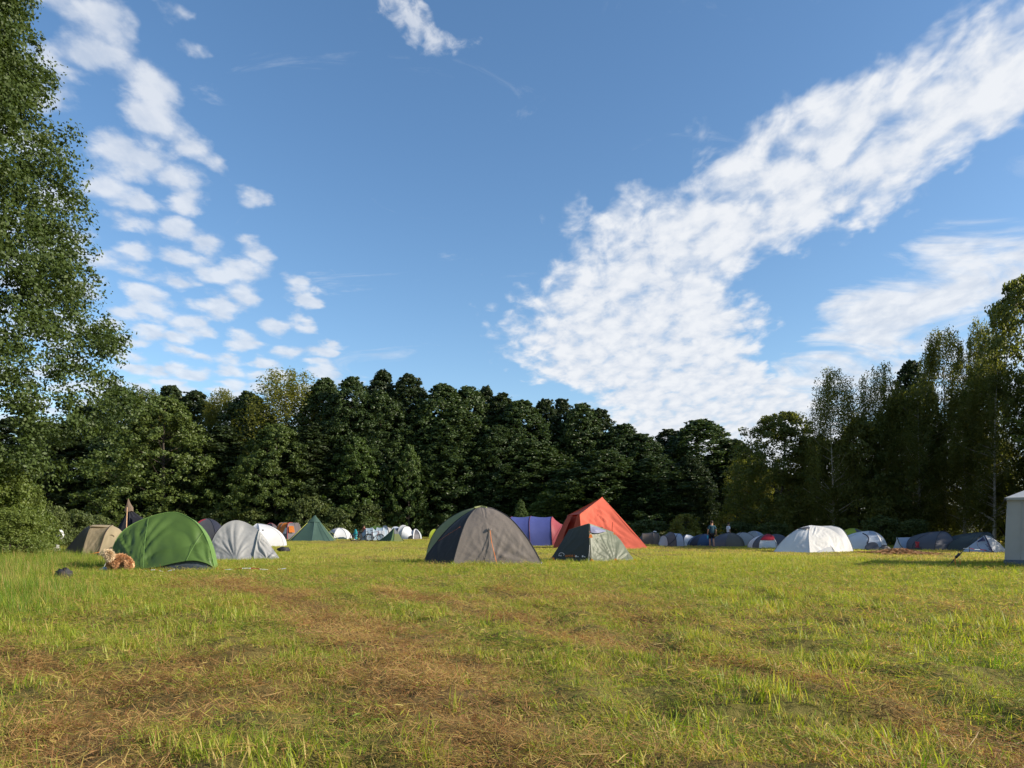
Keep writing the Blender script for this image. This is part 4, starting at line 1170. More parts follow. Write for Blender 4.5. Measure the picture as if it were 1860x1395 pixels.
def brown_dome():
    t = Tent('dome_tent', 'large grey brown dome tent with an orange door strap', 880, 20, group=CC)
    ap = t.q(872, 921, 1.25)
    A = (-.90, 0); B = (1.64, .25); D = (.75, 2.7); C = (-1.78, 1.35); 
    rA = t.Q((821, 1030, 0), (829, 1000, .15), (838, 970, .38), (848, 945, .68), (859, 929, .98), (869, 921.5, 1.22))
    rB = t.Q((986, 1026, .3), (966, 990, .45), (946, 962, .62), (925, 940, .85), (900, 925.5, 1.08), (877, 921.5, 1.24))
    rC = t.Q((769, 1022, .55), (777, 1006, .65), (791, 987, .8), (809, 965, .95), (830, 945, 1.08), (851, 930.5, 1.2), (869, 921.3, 1.28))
    rE = t.Q((775, 1009, 1.5), (779, 989, 1.6), (790, 966, 1.65), (808, 947.5, 1.65), (830, 933, 1.6), (850, 925, 1.5), (869, 921, 1.34))
    rD = [Vector(p) for p in t.ridge((D[0], D[1]), ap, .7, .9)]
    t.mid = np.array([ap.x, 1.2, .4])
    fr = t.panel('fly_panel', rA, rB, BROWN, .05, [(.42, .0, .05, 30, 1.3), (.05, .0, .04, 26, 1.1), (.95, .0, .05, 26, 1.3), (.42, .62, .02, 24, .9), (.7, 0, .04, 22, 1)], 46, 52, label='sunlit grey brown front panel', seed=3)
    t.panel('fly_panel', rC, rA, CHAR, .03, [(.5, 0, .04, 22, 1.5), (.1, 0, .03, 20, 1)], 26, 40, label='side panel with its shade painted dark', seed=2)
    t.panel('fly_panel', rE, rC, OLIVE_L, .02, (), 12, 30, label='pale olive side panel')
    t.panel('fly_panel', rB, rD, BROWN, .03, (), 12, 24)
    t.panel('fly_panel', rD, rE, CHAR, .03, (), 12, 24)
    for r in (rA, rB, rC, rE): t.pipe('pole_sleeve', r, .013, CHAR)
    t.pipe('top_cap', t.Q((861, 922.5, 1.1), (873, 920.2, 1.25), (884, 922.2, 1.15)), .03, OLIVE_L)
    t.pipe('door_strap', t.Q((890, 962, .44), (893, 985, .27), (898, 1006, .10), (903, 1028, -.02)), .008, ORANGE)
    t.pipe('zip', t.Q((888, 963, .45), (886, 985, .28), (880, 1008, .10), (872, 1029, -.04)), .007, CHAR)
    t.panel('vent_hood', t.Q((886, 959, .48), (889, 960, .45), (893, 959, .48)), t.Q((886, 962, .40), (890, 963.5, .37), (894, 962, .40)), BROWN, .02, (), 6, 8)
    t.pipe('guy_line', t.Q((836, 957, .5), (815, 970, .6), (796, 983, .68)), .0025, ORANGE)
    t.panel('skirt', t.Q((769, 1023, .52), (795, 1029, .2), (821, 1033, -.06)), t.Q((768, 1029, .45), (795, 1034, .1), (821, 1036, -.1)), CHAR, 0, (), 4, 12)
    for x in (-.9, -.2, .5, 1.6): t.peg(x, -.05 + .1 * x)

def red_tent():
    t = Tent('pyramid_tent', 'tall salmon red canvas tent with a peaked roof', 1090, 40.8, group=CC)
    pk = t.q(1094, 903, 2.4)
    t.mid = np.array([.2, 2.4, .8])
    lb = t.q(1036, 999, .0); rb = t.q(1179, 998, .6); el = t.q(1053, 934, .5); eb = t.q(1031, 936, 3.2)
    fl = t.q(1003, 998, 1.2); bl = t.q(1012, 996, 4.6); br = t.q(1165, 994, 5.0)
    sag = lambda a, b, d: [a, a.lerp(b, .33) + Vector((0, 0, -d)), a.lerp(b, .66) + Vector((0, 0, -d)), b]
    t.panel('canvas_panel', [t.q(1060, 999, -.1), t.q(1056, 968, .22), el], [rb, t.q(1137, 950, 1.6), pk], RED, -.03, [(.0, 1, .12, 12, 3.8), (.5, 1., .12, 22, 3.0), (.55, .45, .12, 12, 1.6), (.9, .05, .10, 14, 2.2)], 34, 36, label='sunlit salmon red front panel', seed=2)
    t.panel('canvas_panel', sag(rb, pk, .06), sag(br, pk, .06), RED, -.03, (), 14, 16)
    t.panel('roof_flap', [el, t.q(1054, 933.6, .55)], [eb, t.q(1033, 935, 3.2)], RED, 0, (), 6, 4, sm=False)
    t.panel('roof_panel', sag(el, pk, .05), sag(eb, pk, .07), RED, -.05, (), 12, 16, label='left roof slope over the doorway')
    t.panel('canvas_panel', sag(eb, pk, .05), sag(br, pk, .05), RED, -.05, (), 12, 16)
    t.panel('door_panel', [fl, t.q(1015, 968, 1.6), t.q(1031, 937, 2.2)], [t.q(1018, 999, .6), t.q(1026, 968, 1.0), t.q(1040, 935.5, 1.4)], RED_SHADE, .02, [(0, 0, .05, 16, 2.4)], 12, 18, label='door side with shade painted into its red')
    t.panel('door_panel', [t.q(1036, 999, .1), t.q(1040, 966, .5), t.q(1049, 935, .8)], [t.q(1060, 999, -.08), t.q(1056, 968, .24), el], RED_SHADE, .02, [(0, .2, .05, 12, 2)], 12, 18)
    t.panel('inner_wall', [t.q(1014, 998, 1.6), t.q(1025, 966, 2.2), t.q(1034, 938, 2.6)], [t.q(1048, 998, 1.2), t.q(1048, 966, 1.2), t.q(1050, 938, 1.2)], RED_SHADE, 0, (), 8, 10)
    t.panel('canvas_panel', [fl, t.q(1031, 937, 2.2)], [bl, eb], RED_SHADE, 0, (), 6, 10, sm=False)
    t.panel('canvas_panel', [bl, eb], [br, pk], RED, 0, (), 6, 10, sm=False)
    t.pipe('ridge_seam', sag(el, pk, .05), .02, RED)
    t.pipe('door_tie', t.Q((1113, 948, .9), (1112, 962, .75), (1114, 975, .55)), .022, RED_SHADE)
    t.pipe('pole', t.Q((1053, 936, .6), (1055, 997, .3)), .03, WOODP, sm=False)
    t.pipe('guy_line', t.Q((1179, 997, .6), (1196, 1001, .0)), .008, ROPE_D, sm=False)
    t.pipe('guy_line', t.Q((1031, 936, 2.2), (994, 998, 1.0)), .008, ROPE_D, sm=False)

def olive_tent():
    t = Tent('ridge_tent', 'small dark grey green tent with orange corner tabs and printed name', 1076, 22.3, group=CC)
    t.mid = np.array([.1, .9, .3])
    L = t.Q((999, 1017, .9), (1010, 1000, 1.0), (1022, 981, 1.05), (1033, 963, 1.1))
    Fr = t.Q((1073, 1021, .0), (1072, 1000, .12), (1070.5, 975, .28), (1070, 951, .42))
    Rr = t.Q((1152, 1018, .55), (1141, 1002, .7), (1128, 982, .9), (1113, 966, 1.1))
    ft = t.panel('fly_panel', L, Fr, OLIVE_D, .0, [(.0, .05, .03, 26, 1.7), (1, .95, .02, 22, 1.2)], 34, 34, label='side with printed name, its shade painted in dark', seed=1)
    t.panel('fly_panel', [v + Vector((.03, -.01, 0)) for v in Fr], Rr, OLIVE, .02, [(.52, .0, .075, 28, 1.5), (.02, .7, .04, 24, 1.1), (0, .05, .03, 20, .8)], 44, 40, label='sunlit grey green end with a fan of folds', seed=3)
    bk = t.Q((1150, 1014, 2.2), (1138, 1000, 2.2), (1118, 985, 2.1), (1098, 972, 1.9))
    t.panel('fly_panel', Rr, bk, OLIVE, 0, (), 8, 12)
    bl = t.Q((1010, 1012, 2.6), (1025, 995, 2.3), (1045, 975, 2.0), (1060, 965, 1.8))
    t.panel('fly_panel', bl, L, OLIVE_D, 0, (), 8, 12)
    t.panel('fly_panel', bk, bl, OLIVE_D, 0, (), 8, 12)
    t.panel('roof_panel', [L[-1], t.q(1052, 956.5, .76), Fr[-1]], [bl[-1], t.q(1065, 964, 1.8), bk[-1]], OLIVE_D, .02, (), 8, 10)
    t.panel('roof_panel', [Fr[-1], t.q(1092, 958, .78), Rr[-1]], [bk[-1], bk[-1] + Vector((.02, 0, 0)), bk[-1] + Vector((.04, 0, 0))], OLIVE, .0, (), 8, 10)
    t.panel('mesh_vent', t.Q((1072, 954, .385), (1082, 956.5, .48), (1092, 960.5, .58), (1101, 964.5, .68)), t.Q((1073, 967, .30), (1081, 968.5, .34), (1090, 967.5, .44), (1100, 965.5, .64)), MESH_B, .02, [(.3, .2, .03, 10, .5)], 10, 14)
    t.pipe('pole_sleeve', Fr, .014, OLIVE)
    t.pipe('pole_sleeve', t.Q((1033, 963, 1.1), (1052, 956.5, .76), (1070, 951, .42)), .012, OLIVE)
    t.panel('groundsheet', t.Q((1000, 1019, .88), (1040, 1020, .42), (1074, 1024, -.02)), t.Q((1000, 1023, .8), (1040, 1024, .38), (1074, 1026, -.05)), SHEET, 0, (), 4, 10)
    t.panel('groundsheet', t.Q((1077, 1022, -.0), (1118, 1021, .26), (1152, 1019, .53)), t.Q((1077, 1026, -.03), (1118, 1025, .22), (1152, 1023, .48)), SHEET, 0, (), 4, 10)
    for (x, y, d) in ((1075, 1019, -.03), (1077, 1021, -.03), (1118, 1018, .22), (1153, 1019, .5), (1073, 974, .24), (1115, 972, 1.0), (1005, 1016, .8)):
        c = t.q(x, y, d); m = MB().poly([c + Vector((-.06, -.015, -.05)), c + Vector((.06, -.015, -.05)), c + Vector((.03, -.01, .06)), c + Vector((-.03, -.01, .06))])
        m.poly([v - Vector((0, .006, 0)) for v in m.v[:4]]); m.build('corner_tab', ORANGE, t.e, False)
    # printed name and small icons, low on the dark side
    def on(px, py):
        v = (py - 951) / 70; u = (px - 1005) / 68
        return t.q(px, py, .92 - .92 * u + (1 - v) * .30 - .045)
    xd = on(1062, 1011) - on(1014, 1011); up = on(1030, 1000) - on(1030, 1012)
    arc = [on(1020 + 4.6 * math.cos(a), 1007 - 2.9 * math.sin(a)) for a in np.linspace(math.pi * 1.05, -.7, 12)]
    t.pipe('logo', arc, .008, PRINT_W)
    text_on('McK', 'logo_lettering', PRINT_W, t.e, on(1014, 1010.5), xd, up, .075, .004)
    text_on('SAMOR 2', 'lettering', PRINT_O, t.e, on(1026, 1011.5), xd, up, .098, .004)
    for x in (1045, 1057):
        a = on(x, 1012); X, U_ = xd.normalized(), up.normalized()
        MB().poly([a, a + X * .05, a + X * .05 + U_ * .06, a + U_ * .06]).build('icon', PRINT_W, t.e, False)
        text_on('2m' if x == 1045 else '5kg', 'lettering', PRINT_W, t.e, a + X * .06, xd, up, .05, .004)
    t.pipe('guy_line', t.Q((1141, 1002, .65), (1185, 1023, .1)), .005, ROPE_D, sm=False)
    t.pipe('guy_line', t.Q((1071, 990, .15), (1069, 1027, -.4)), .005, ROPE_W, sm=False)

def blue_tunnel():
    t = Tent('tunnel_tent', 'long blue and dusky red tunnel tent behind the brown dome', 975, 50, group=CC)
    t.mid = np.array([0, 1.5, .6])
    k = t.Y / FPX
    xs = [(-2.6, 1.95, 2.05), (-1.75, 2.0, 2.10), (-.35, 2.0, 2.14), (1.2, 2.0, 2.10), (2.0, 1.95, 1.5), (2.9, 1.7, 1.45)]
    A = []
    for (x, hw, h) in xs:
        c = []
        for i in range(13):
            th = math.pi * i / 12
            c.append(Vector((x + .36 * -math.cos(th) + .25 * (1 - math.sin(th)) * (1 if i < 6 else .2), 1.9 - hw * math.copysign(abs(math.cos(th)) ** .8, math.cos(th)), .02 + h * math.sin(th) ** .75)))
        A.append(c)
    m = [MAROON, BLUE, BLUE, MAROON, MAROON]
    for i in range(5): t.panel('fly_panel', A[i], A[i + 1], m[i], -.06, [(.5, .5, .02, 20, 2)], 10, 26, seed=i)
    for c in A: t.pipe('pole_sleeve', c, .03, MAROON_D)
    for c in (A[0], A[-1]): t.panel('end_panel', [Vector((v.x, v.y, .02)) for v in c], c, MAROON, 0, (), 5, 16)
    MB().box((2.0, -.35, .12), .7, .3, .2).build('duffel', SHEET, t.e)

def white_dome():
    t = Tent('dome_tent', 'large white dome tent, half in shade, at the edge of the tree shadow', 1475, 32.6, group=RC)
    t.mid = np.array([0, 1.3, .3])
    rL = t.Q((1405, 1003, .9), (1418, 986, 1.0), (1434, 971, 1.1), (1452, 960, 1.2), (1472, 954.5, 1.3))
    rM = t.Q((1471, 1005, -.1), (1470, 990, .2), (1469, 975, .5), (1470, 962, .9), (1474, 954.3, 1.3))
    rR = t.Q((1537, 1005, .35), (1533, 990, .5), (1526, 974, .7), (1510, 962, .95), (1492, 956, 1.15))
    rA = t.Q((1551, 1004, .9), (1546, 988, .95), (1538, 972, 1.0), (1528, 960, 1.1), (1512, 955, 1.2))
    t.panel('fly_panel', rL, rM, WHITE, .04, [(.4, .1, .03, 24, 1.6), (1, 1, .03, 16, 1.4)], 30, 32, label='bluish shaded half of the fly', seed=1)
    t.panel('fly_panel', rM, rR, WHITE_SUN, .03, [(.05, .4, .05, 26, 1.8), (.7, .1, .04, 22, 1.3)], 34, 34, label='sunlit half of the fly, sun warmth put into the white', seed=2)
    t.panel('awning', rR, rA, GREY_L, .03, (), 12, 24)
    bk = t.Q((1420, 1001, 2.6), (1430, 985, 2.6), (1445, 970, 2.4), (1460, 961, 2.1), (1476, 955, 1.5))
    bk2 = t.Q((1545, 1001, 2.8), (1535, 985, 2.7), (1520, 970, 2.5), (1505, 961, 2.1), (1490, 955.5, 1.5))
    t.panel('fly_panel', bk, rL, WHITE, .02, (), 8, 14); t.panel('fly_panel', bk2, bk, WHITE, .02, (), 8, 14); t.panel('fly_panel', rA, bk2, WHITE, .02, (), 8, 14)
    t.panel('fly_panel', [rM[-1], t.q(1483, 955.5, 1.25), rR[-1]], [bk[-1], t.q(1483, 956, 1.5), bk2[-1]], WHITE, 0, (), 4, 6)
    t.pipe('pole_sleeve', rA, .02, TEAL_D); t.pipe('pole_sleeve', rM, .014, GREY_L); t.pipe('pole_sleeve', rL, .014, GREY_L)
    t.panel('mesh_vent', t.Q((1449, 960.5, 1.12), (1458, 958, 1.1), (1470, 956, 1.1)), t.Q((1450, 961.5, 1.05), (1459, 960, .95), (1471, 961, .82)), GREY_D, .02, (), 6, 10)
    t.panel('door_corner', t.Q((1481, 1005, -.1), (1495, 997, .1), (1511, 992, .22)), t.Q((1482, 1006, -.14), (1500, 1006, -.02), (1517, 1005.5, .1)), GREY_L, 0, (), 5, 10)
    t.panel('door_corner', t.Q((1511, 992, .22), (1520, 998, .2), (1536, 1003, .3)), t.Q((1517, 1005.5, .1), (1526, 1005.5, .16), (1536, 1005.5, .26)), WHITE_SUN, 0, (), 5, 10)
    t.pipe('zip', t.Q((1508, 991, .24), (1514, 998, .15), (1518, 1005, .06)), .01, GREY_D)

def marquee():
    t = Tent('marquee_tent', 'tall shaded white canvas marquee with white roof cut off at the right edge', 1824.5, 19.2)
    z = t.q(1829, 904, .0).z; W_, D_ = 5.0, 4.0
    ang = -.66; fx = Vector((math.cos(ang), math.sin(ang), 0)); fy = Vector((-math.sin(ang), math.cos(ang), 0))
    L = lambda u, v, h: fx * u + fy * v + Vector((0, 0, h))
    t.mid = np.array(L(W_ / 2, D_ / 2, 1.0))
    t.panel('wall_panel', [L(0, 0, .18), L(.02, .0, .9), L(.06, .03, z)], [L(W_, 0, .18), L(W_, 0, .9), L(W_, .03, z)], CANVAS, -.02, [(.03, 1, .10, 9, 1.8), (.0, .0, .10, 9, 1.5), (.15, .3, .06, 10, 1.2)], 60, 22, label='shaded white canvas front wall', seed=4)
    t.panel('skirt', [L(-.02, -.03, -.02), L(-.02, -.03, .19)], [L(W_, -.03, -.02), L(W_, -.03, .19)], CANVAS_B, 0, (), 24, 6, sm=False)
    t.panel('wall_panel', [L(0, 0, .0), L(.06, .03, z)], [L(0, D_, .0), L(.06, D_, z)], CANVAS, -.03, (), 10, 10, sm=False)
    ap = L(W_ / 2, D_ / 2, z + 1.35)
    cs = [L(.02, -.04, z), L(W_ + .02, -.04, z), L(W_ + .02, D_, z), L(.02, D_, z)]
    for i in range(4):
        a, b = cs[i], cs[(i + 1) % 4]
        t.panel('roof_panel', [a, a.lerp(ap, .5) + Vector((0, 0, -.06)), ap], [b, b.lerp(ap, .5) + Vector((0, 0, -.06)), ap], CANVAS_W, -.03, (), 14, 14, seed=i)
        v = MB().poly([a, b, b - Vector((0, 0, .07)), a - Vector((0, 0, .07))])
        nrm = ((b - a).cross(Vector((0, 0, 1)))).normalized() * .012
        for p in list(v.v): v.v.append(p + nrm)
        v.f += [(4, 5, 6, 7)]; v.build('valance', CANVAS, t.e, False)
    t.panel('wall_panel', [L(W_, 0, 0), L(W_, .03, z)], [L(W_, D_, 0), L(W_, D_, z)], CANVAS, 0, (), 6, 6, sm=False)
    t.panel('wall_panel', [L(0, D_, 0), L(.06, D_, z)], [L(W_, D_, 0), L(W_, D_, z)], CANVAS, 0, (), 6, 6, sm=False)
    for u in (.35, 1.2, 2.4, 3.6): t.pipe('seam', [L(u, -.02, .2), L(u + .01, -.025, z * .5), L(u + .03, .01, z)], .006, CANVAS)
    MB().tube([L(.05, -.02, z - .02), L(0, -.07, z - .08)], .025, 6).build('corner_bracket', DARKM, t.e)
    t.pipe('pole', [L(.05, .06, 0), L(.1, .08, z)], .025, STEEL, sm=False)
    # guy line with dark tensioner, running out to two stakes
    st = t.q(1718, 1031, .2)
    t.pipe('guy_line', [L(.06, .02, z), t.q(1747, 1003, .16)], .004, ROPE_D, sm=False)
    a, b = t.q(1736, 1013, .18), t.q(1743, 1005.5, .17)
    t.pipe('guy_line', [t.q(1747, 1003, .16), st + Vector((0, 0, -.02))], .014, ROPE_D, sm=False)
    MB().tube([a, b], .035, 6).build('tensioner', DARKM, t.e)
    t.pipe('stake', t.Q((1733.5, 1013, .1), (1737, 1031, .1)), .010, ORANGE, sm=False)
    t.pipe('stake', t.Q((1743.5, 1016, .15), (1745, 1031, .15)), .010, ORANGE, sm=False)

def teepee():
    t = Tent('tipi_tent', 'dark green pointed tipi with yellow guy lines', 557, 66, group=LC)
    k = 66 / FPX
    ap = Vector((5 * k, 1.9, 2.46)); t.mid = np.array([.2, 1.9, .6])
    B = [Vector(p) for p in ((-40 * k, .9, .02), (-28 * k, .1, .02), (10 * k, -.2, .02), (39 * k, .5, .02), (42 * k, 2.6, .02), (5 * k, 4.2, .02), (-38 * k, 3.2, .02))]
    for i in range(len(B)):
        a, b = B[i], B[(i + 1) % len(B)]
        mk = lambda p: [p, p.lerp(ap, .5) + Vector((0, 0, -.05)), ap + (p - ap) * .02]
        t.panel('cloth_panel', mk(a), mk(b), TEEPEE, -.03, [(.5, 1, .03, 14, 2)], 10, 16, seed=i)
        t.pipe('seam', mk(a), .014, TEAL_D)
        c0 = a.lerp(ap, .74) + (a - ap).normalized() * .03; c1 = b.lerp(ap, .74) + (b - ap).normalized() * .03
        t.panel('smoke_hood', [c0, ap + Vector((0, 0, .02))], [c1, ap + Vector((0, 0, .02))], TEEPEE, .02, (), 6, 8, sm=False)
    for (x, y) in ((-29 * k, -.6), (60 * k, .2), (54 * k, -.2)):
        t.pipe('guy_line', [ap.lerp(Vector((x, y, 0)), .3), Vector((x, y, 0))], .014, ROPE_Y, sm=False)

def ridge_green():
    t = Tent('ridge_tent', 'small dark green ridge tent beside the bicycles', 708, 64, group=LC)
    k = 64 / FPX; t.mid = np.array([0, 1, .3])
    pk = Vector((6 * k, .5, 26 * k)); pk2 = Vector((-2 * k, 2.4, 22 * k))
    a = Vector((-26 * k, .8, .02)); f = Vector((2 * k, -.2, .02)); r = Vector((26 * k, .5, .02)); b = Vector((14 * k, 3, .02)); bl = Vector((-24 * k, 2.6, .02))
    sag = lambda p, q: [p, p.lerp(q, .5) + Vector((0, 0, -.10)), q]
    t.panel('fly_panel', sag(a, pk), sag(f, pk), fabric('bottle green nylon', (.035, .085, .035), .2), -.03, [(0, .0, .04, 16, 1.6)], 12, 14, seed=1)
    t.panel('fly_panel', sag(f, pk), sag(f.lerp(r, .2), pk), fabric('moss green nylon', (.06, .13, .035), .3), 0, (), 6, 12)
    t.panel('door_panel', [f.lerp(r, .22) + Vector((0, .1, 0)), pk.lerp(f.lerp(r, .3), .45)], [r.lerp(f, .12) + Vector((0, .1, 0)), pk.lerp(r, .45)], fabric('mossy nylon', (.10, .13, .02), .2), 0, (), 6, 8, sm=False)
    t.panel('door_panel', [pk.lerp(f.lerp(r, .3), .45), pk], [pk.lerp(r, .45), pk], SHEET, 0, (), 6, 8, sm=False)  # dark panel painted in where the open front is only shaded
    t.panel('fly_panel', sag(r, pk), sag(b, pk2), GREEN, 0, (), 8, 12); t.panel('fly_panel', sag(a, pk), sag(bl, pk2), TEEPEE, 0, (), 8, 12); t.panel('fly_panel', sag(bl, pk2), sag(b, pk2), TEEPEE, 0, (), 8, 12)

def small_tents():
    def K(t): return t.Y / FPX
    # left, far
    t = Tent('dome_tent', 'dark dome tent with red trim peeping over the green tent', 362, 44, group=LC); k = K(t)
    R_ = t.dome([(-26 * k, .2), (29 * k, .2), (27 * k, 2.2), (-24 * k, 2.2)], (0, 1.2, 54 * k), [GREY_D, NAVY, NAVY, NAVY], 1.1, .95, pole=NAVY)
    t.panel('stripe', R_[0][4:8], [p + Vector((.14, -.02, .0)) for p in R_[0][4:8]], CRIMSON, .02, (), 4, 8)
    t = Tent('dome_tent', 'dark navy dome tent tucked behind the grey dome', 398, 29, group=LC); k = K(t)
    t.dome([(-22 * k, .2), (36 * k, .1), (34 * k, 1.8), (-20 * k, 1.9)], (6 * k, 1, 60 * k), [NAVY, NAVY, GREY_D, NAVY], 1.12, .95, pole=BLACK)
    t = Tent('dome_tent', 'small lime green tent end between beige and green tents', 222, 31, group=LC); k = K(t)
    t.dome([(-9 * k, 0), (9 * k, 0), (9 * k, 1.6), (-9 * k, 1.6)], (-2 * k, .8, 50 * k), [GREEN_L, LIME, LIME, LIME], 1.12, .95)
    t = Tent('dome_tent', 'low dark red tent glimpsed behind the beige tent', 165, 33, group=LC); k = K(t)
    t.dome([(-24 * k, 0), (14 * k, 0), (14 * k, 1.6), (-24 * k, 1.6)], (-6 * k, .8, 44 * k), [MAROON] * 4, .9, .9)
    t = Tent('dome_tent', 'bright white dome tent behind the grey dome', 478, 47, group=LC); k = K(t)
    ap = t.q(468, 951, 1.3)
    R_ = t.dome([(-30 * k, .3), (-4 * k, -.1), (33 * k, .5), (22 * k, 2.4), (-28 * k, 2.6)], (ap.x, ap.y, ap.z), [WHITE, WHITE, WHITE, WHITE, PALEBLUE], 1.12, .95, pole=GREY_L, pr=.012)
    t.panel('vent_hood', t.Q((466, 958, .55), (473, 961, .5), (479, 962, .5)), t.Q((474, 963, .40), (477, 964.5, .38), (480, 963, .4)), GREY_D, .02, (), 5, 8)
    t = Tent('cabin_tent', 'orange and grey family tent with an orange window behind the white dome', 515, 74, group=LC); k = K(t)
    t.mid = np.array([0, 1.5, .8]); h = 31 * k
    A = [[Vector(p) for p in ((x0, y0, .02), (x0 + s1, y0 + .1, h * .45), (x0 + s2, y0 + .4, h * .92), (x0 + s2 + .1, y0 + 1.2, h), (x0 + s2, y0 + 2.2, h * .92), (x0 + s1, y0 + 2.6, h * .45), (x0, y0 + 2.7, .02))] for (x0, y0, s1, s2) in ((-22 * k, .6, .15, .45), (-15 * k, .3, .2, .5), (-5 * k, .0, .3, .62), (8 * k, -.2, -.02, -.05), (22 * k, .3, -.15, -.35))]
    t.panel('fly_panel', A[0], A[1], ORANGE_F, -.03, (), 6, 18); t.panel('fly_panel', A[1], A[2], ORANGE_F, -.03, (), 8, 18)
    t.panel('fly_panel', A[2], A[3], SMOKE, -.01, (), 8, 18, label='smoky grey front bay'); t.panel('fly_panel', A[3], A[4], SMOKE, -.01, (), 8, 18)
    t.panel('end_panel', [Vector((v.x, v.y, .02)) for v in A[4]], A[4], SMOKE, 0, (), 4, 12); t.panel('end_panel', [Vector((v.x, v.y, .02)) for v in A[0]], A[0], ORANGE_F, 0, (), 4, 12)
    for c in A[:3]: t.pipe('pole_sleeve', c, .035, GREY_D)
    t.pipe('pole_sleeve', A[3], .04, MAROON)
    t.panel('window', [Vector((11 * k, -.16, h * .42)), Vector((9.6 * k, -.0, h * .80))], [Vector((20 * k, .12, h * .42)), Vector((17.5 * k, .16, h * .80))], ORANGE_F, .01, (), 5, 6, sm=False, label='orange window panel')
    t.panel('window', [Vector((-1 * k, -.08, h * .35)), Vector((3 * k, .02, h * .70))], [Vector((6 * k, -.2, h * .35)), Vector((6.5 * k, -.06, h * .70))], GREY_L, .01, (), 5, 6, sm=False)
    t = Tent('dome_tent', 'dark tent half hidden left of the orange tent', 486, 77, group=LC); k = K(t)
    t.dome([(-10 * k, 0), (12 * k, 0), (12 * k, 2), (-10 * k, 2)], (0, 1, 29 * k), [NAVY, GREY_D, NAVY, NAVY], 1.12, .95, pole=MAROON)
    t = Tent('dome_tent', 'white dome tent with dark green skirt between tipi and bicycles', 610, 74, group=LC); k = K(t)
    R_ = t.dome([(-22 * k, .8), (-3 * k, -.2), (19 * k, .2), (20 * k, 2.3), (-18 * k, 2.6)], (2 * k, 1.2, 21 * k), [TEAL_D, WHITE, WHITE, WHITE, WHITE], 1.12, .95, pole=GREY_L, pr=.03)
    t.panel('skirt', [R_[1][0] + Vector((0, -.03, 0)), R_[1][2] + Vector((0, -.03, -.14))], [R_[2][0] + Vector((.02, -.03, 0)), R_[2][2] + Vector((.02, -.03, -.14))], TEAL_D, 0, (), 8, 5, sm=False)
    t.panel('fly_panel', [R_[0][3] + Vector((-.02, -.06, 0)), R_[0][5] + Vector((0, -.05, .02)), R_[0][8]], [R_[1][3] + Vector((0, -.06, 0)), R_[1][5] + Vector((0, -.05, .02)), R_[1][8]], GREY_L, .02, (), 6, 8)
    t = Tent('tunnel_tent', 'pale blue pod tent with white hoops behind the bicycles, left one', 664, 68, group=LC); k = K(t)
    t.tunnel(.25, [(-14 * k, .5, .55, 0), (-4 * k, .95, 1.2, 0), (8 * k, 1.0, 1.25, 0), (16 * k, .9, .9, 0)], [PODBLUE, PODBLUE, PODBLUE], WHITE, ends=(PODBLUE, PODBLUE), oy=1.2)
    t = Tent('tunnel_tent', 'white pod tent with window squares behind the bicycles, right one', 684, 70, group=LC); k = K(t)
    A = t.tunnel(.1, [(-12 * k, .7, .9, 0), (-3 * k, 1.0, 1.25, 0), (9 * k, 1.0, 1.25, 0), (16 * k, .75, .95, 0)], [PODBLUE, PODBLUE, PODBLUE], WHITE, ends=(PODBLUE, PODBLUE), oy=1.2)
    for x in (-4, 3, 9): t.panel('window', [Vector((x * k, .18, .55)), Vector((x * k, .28, .95))], [Vector(((x + 5) * k, .18, .55)), Vector(((x + 5) * k, .28, .95))], WHITE, 0, (), 3, 3, sm=False)
    t = Tent('dome_tent', 'green topped dome tent behind the two pod tents', 680, 74, group=LC); k = K(t)
    t.dome([(-20 * k, 0), (20 * k, 0), (20 * k, 2.2), (-20 * k, 2.2)], (0, 1.1, 25 * k), [GREEN, GREEN, TEEPEE, TEEPEE], 1.12, .95)
    t = Tent('tunnel_tent', 'light grey ribbed tent immediately left of the dark green ridge tent', 696, 74.5, group=LC); k = K(t)
    t.tunnel(.6, [(-10 * k, .8, 1.0, 0), (0, 1.1, 1.45, 0), (9 * k, 1.0, 1.2, 0)], [GREY_L, GREY], GREY_D, ends=(GREY_L, GREY_L), oy=1)
    t = Tent('tunnel_tent', 'pale grey two humped tunnel tent right of the dark green ridge tent', 728, 74.5, group=LC); k = K(t)
    t.tunnel(-.5, [(-26 * k, .75, .85, 0), (-16 * k, 1.05, 1.35, .0), (-6 * k, .95, 1.15, 0), (2 * k, 1.1, 1.5, 0), (10 * k, 1.0, 1.35, 0), (24 * k, .9, .4, 0)], [GREY_L, PALEBLUE, GREY_D, GREY_L, WHITE], GREY_D, pr=.025, ends=(GREY_L, None), oy=1.2)
    t = Tent('dome_tent', 'blue and white dome tent with white arched legs, right of the pale grey tunnel', 752, 75, group=LC); k = K(t)
    R_ = t.dome([(-11 * k, .6), (-1 * k, -.2), (11 * k, .4), (10 * k, 2), (-10 * k, 2.2)], (0, 1, 18 * k), [PALEBLUE, GREY_D, PALEBLUE, PALEBLUE, PALEBLUE], 1.12, .95)
    for r in R_[1:3]: t.pipe('hoop', [p + Vector((0, -.03, 0)) for p in r], .07, WHITE)
    t = Tent('dome_tent', 'lime yellow tent left of the brown dome', 787, 77, group=LC); k = K(t)
    t.dome([(-8 * k, 0), (10 * k, 0), (10 * k, 2), (-8 * k, 2)], (1 * k, 1, 18 * k), [LIME, LIME, LIME, OLIVE_L], 1.12, .95, pole=OLIVE_L)
    # right, in the shade
    t = Tent('tunnel_tent', 'bronze brown pop up tent right of the red tent', 1186, 52, group=RC); k = K(t)
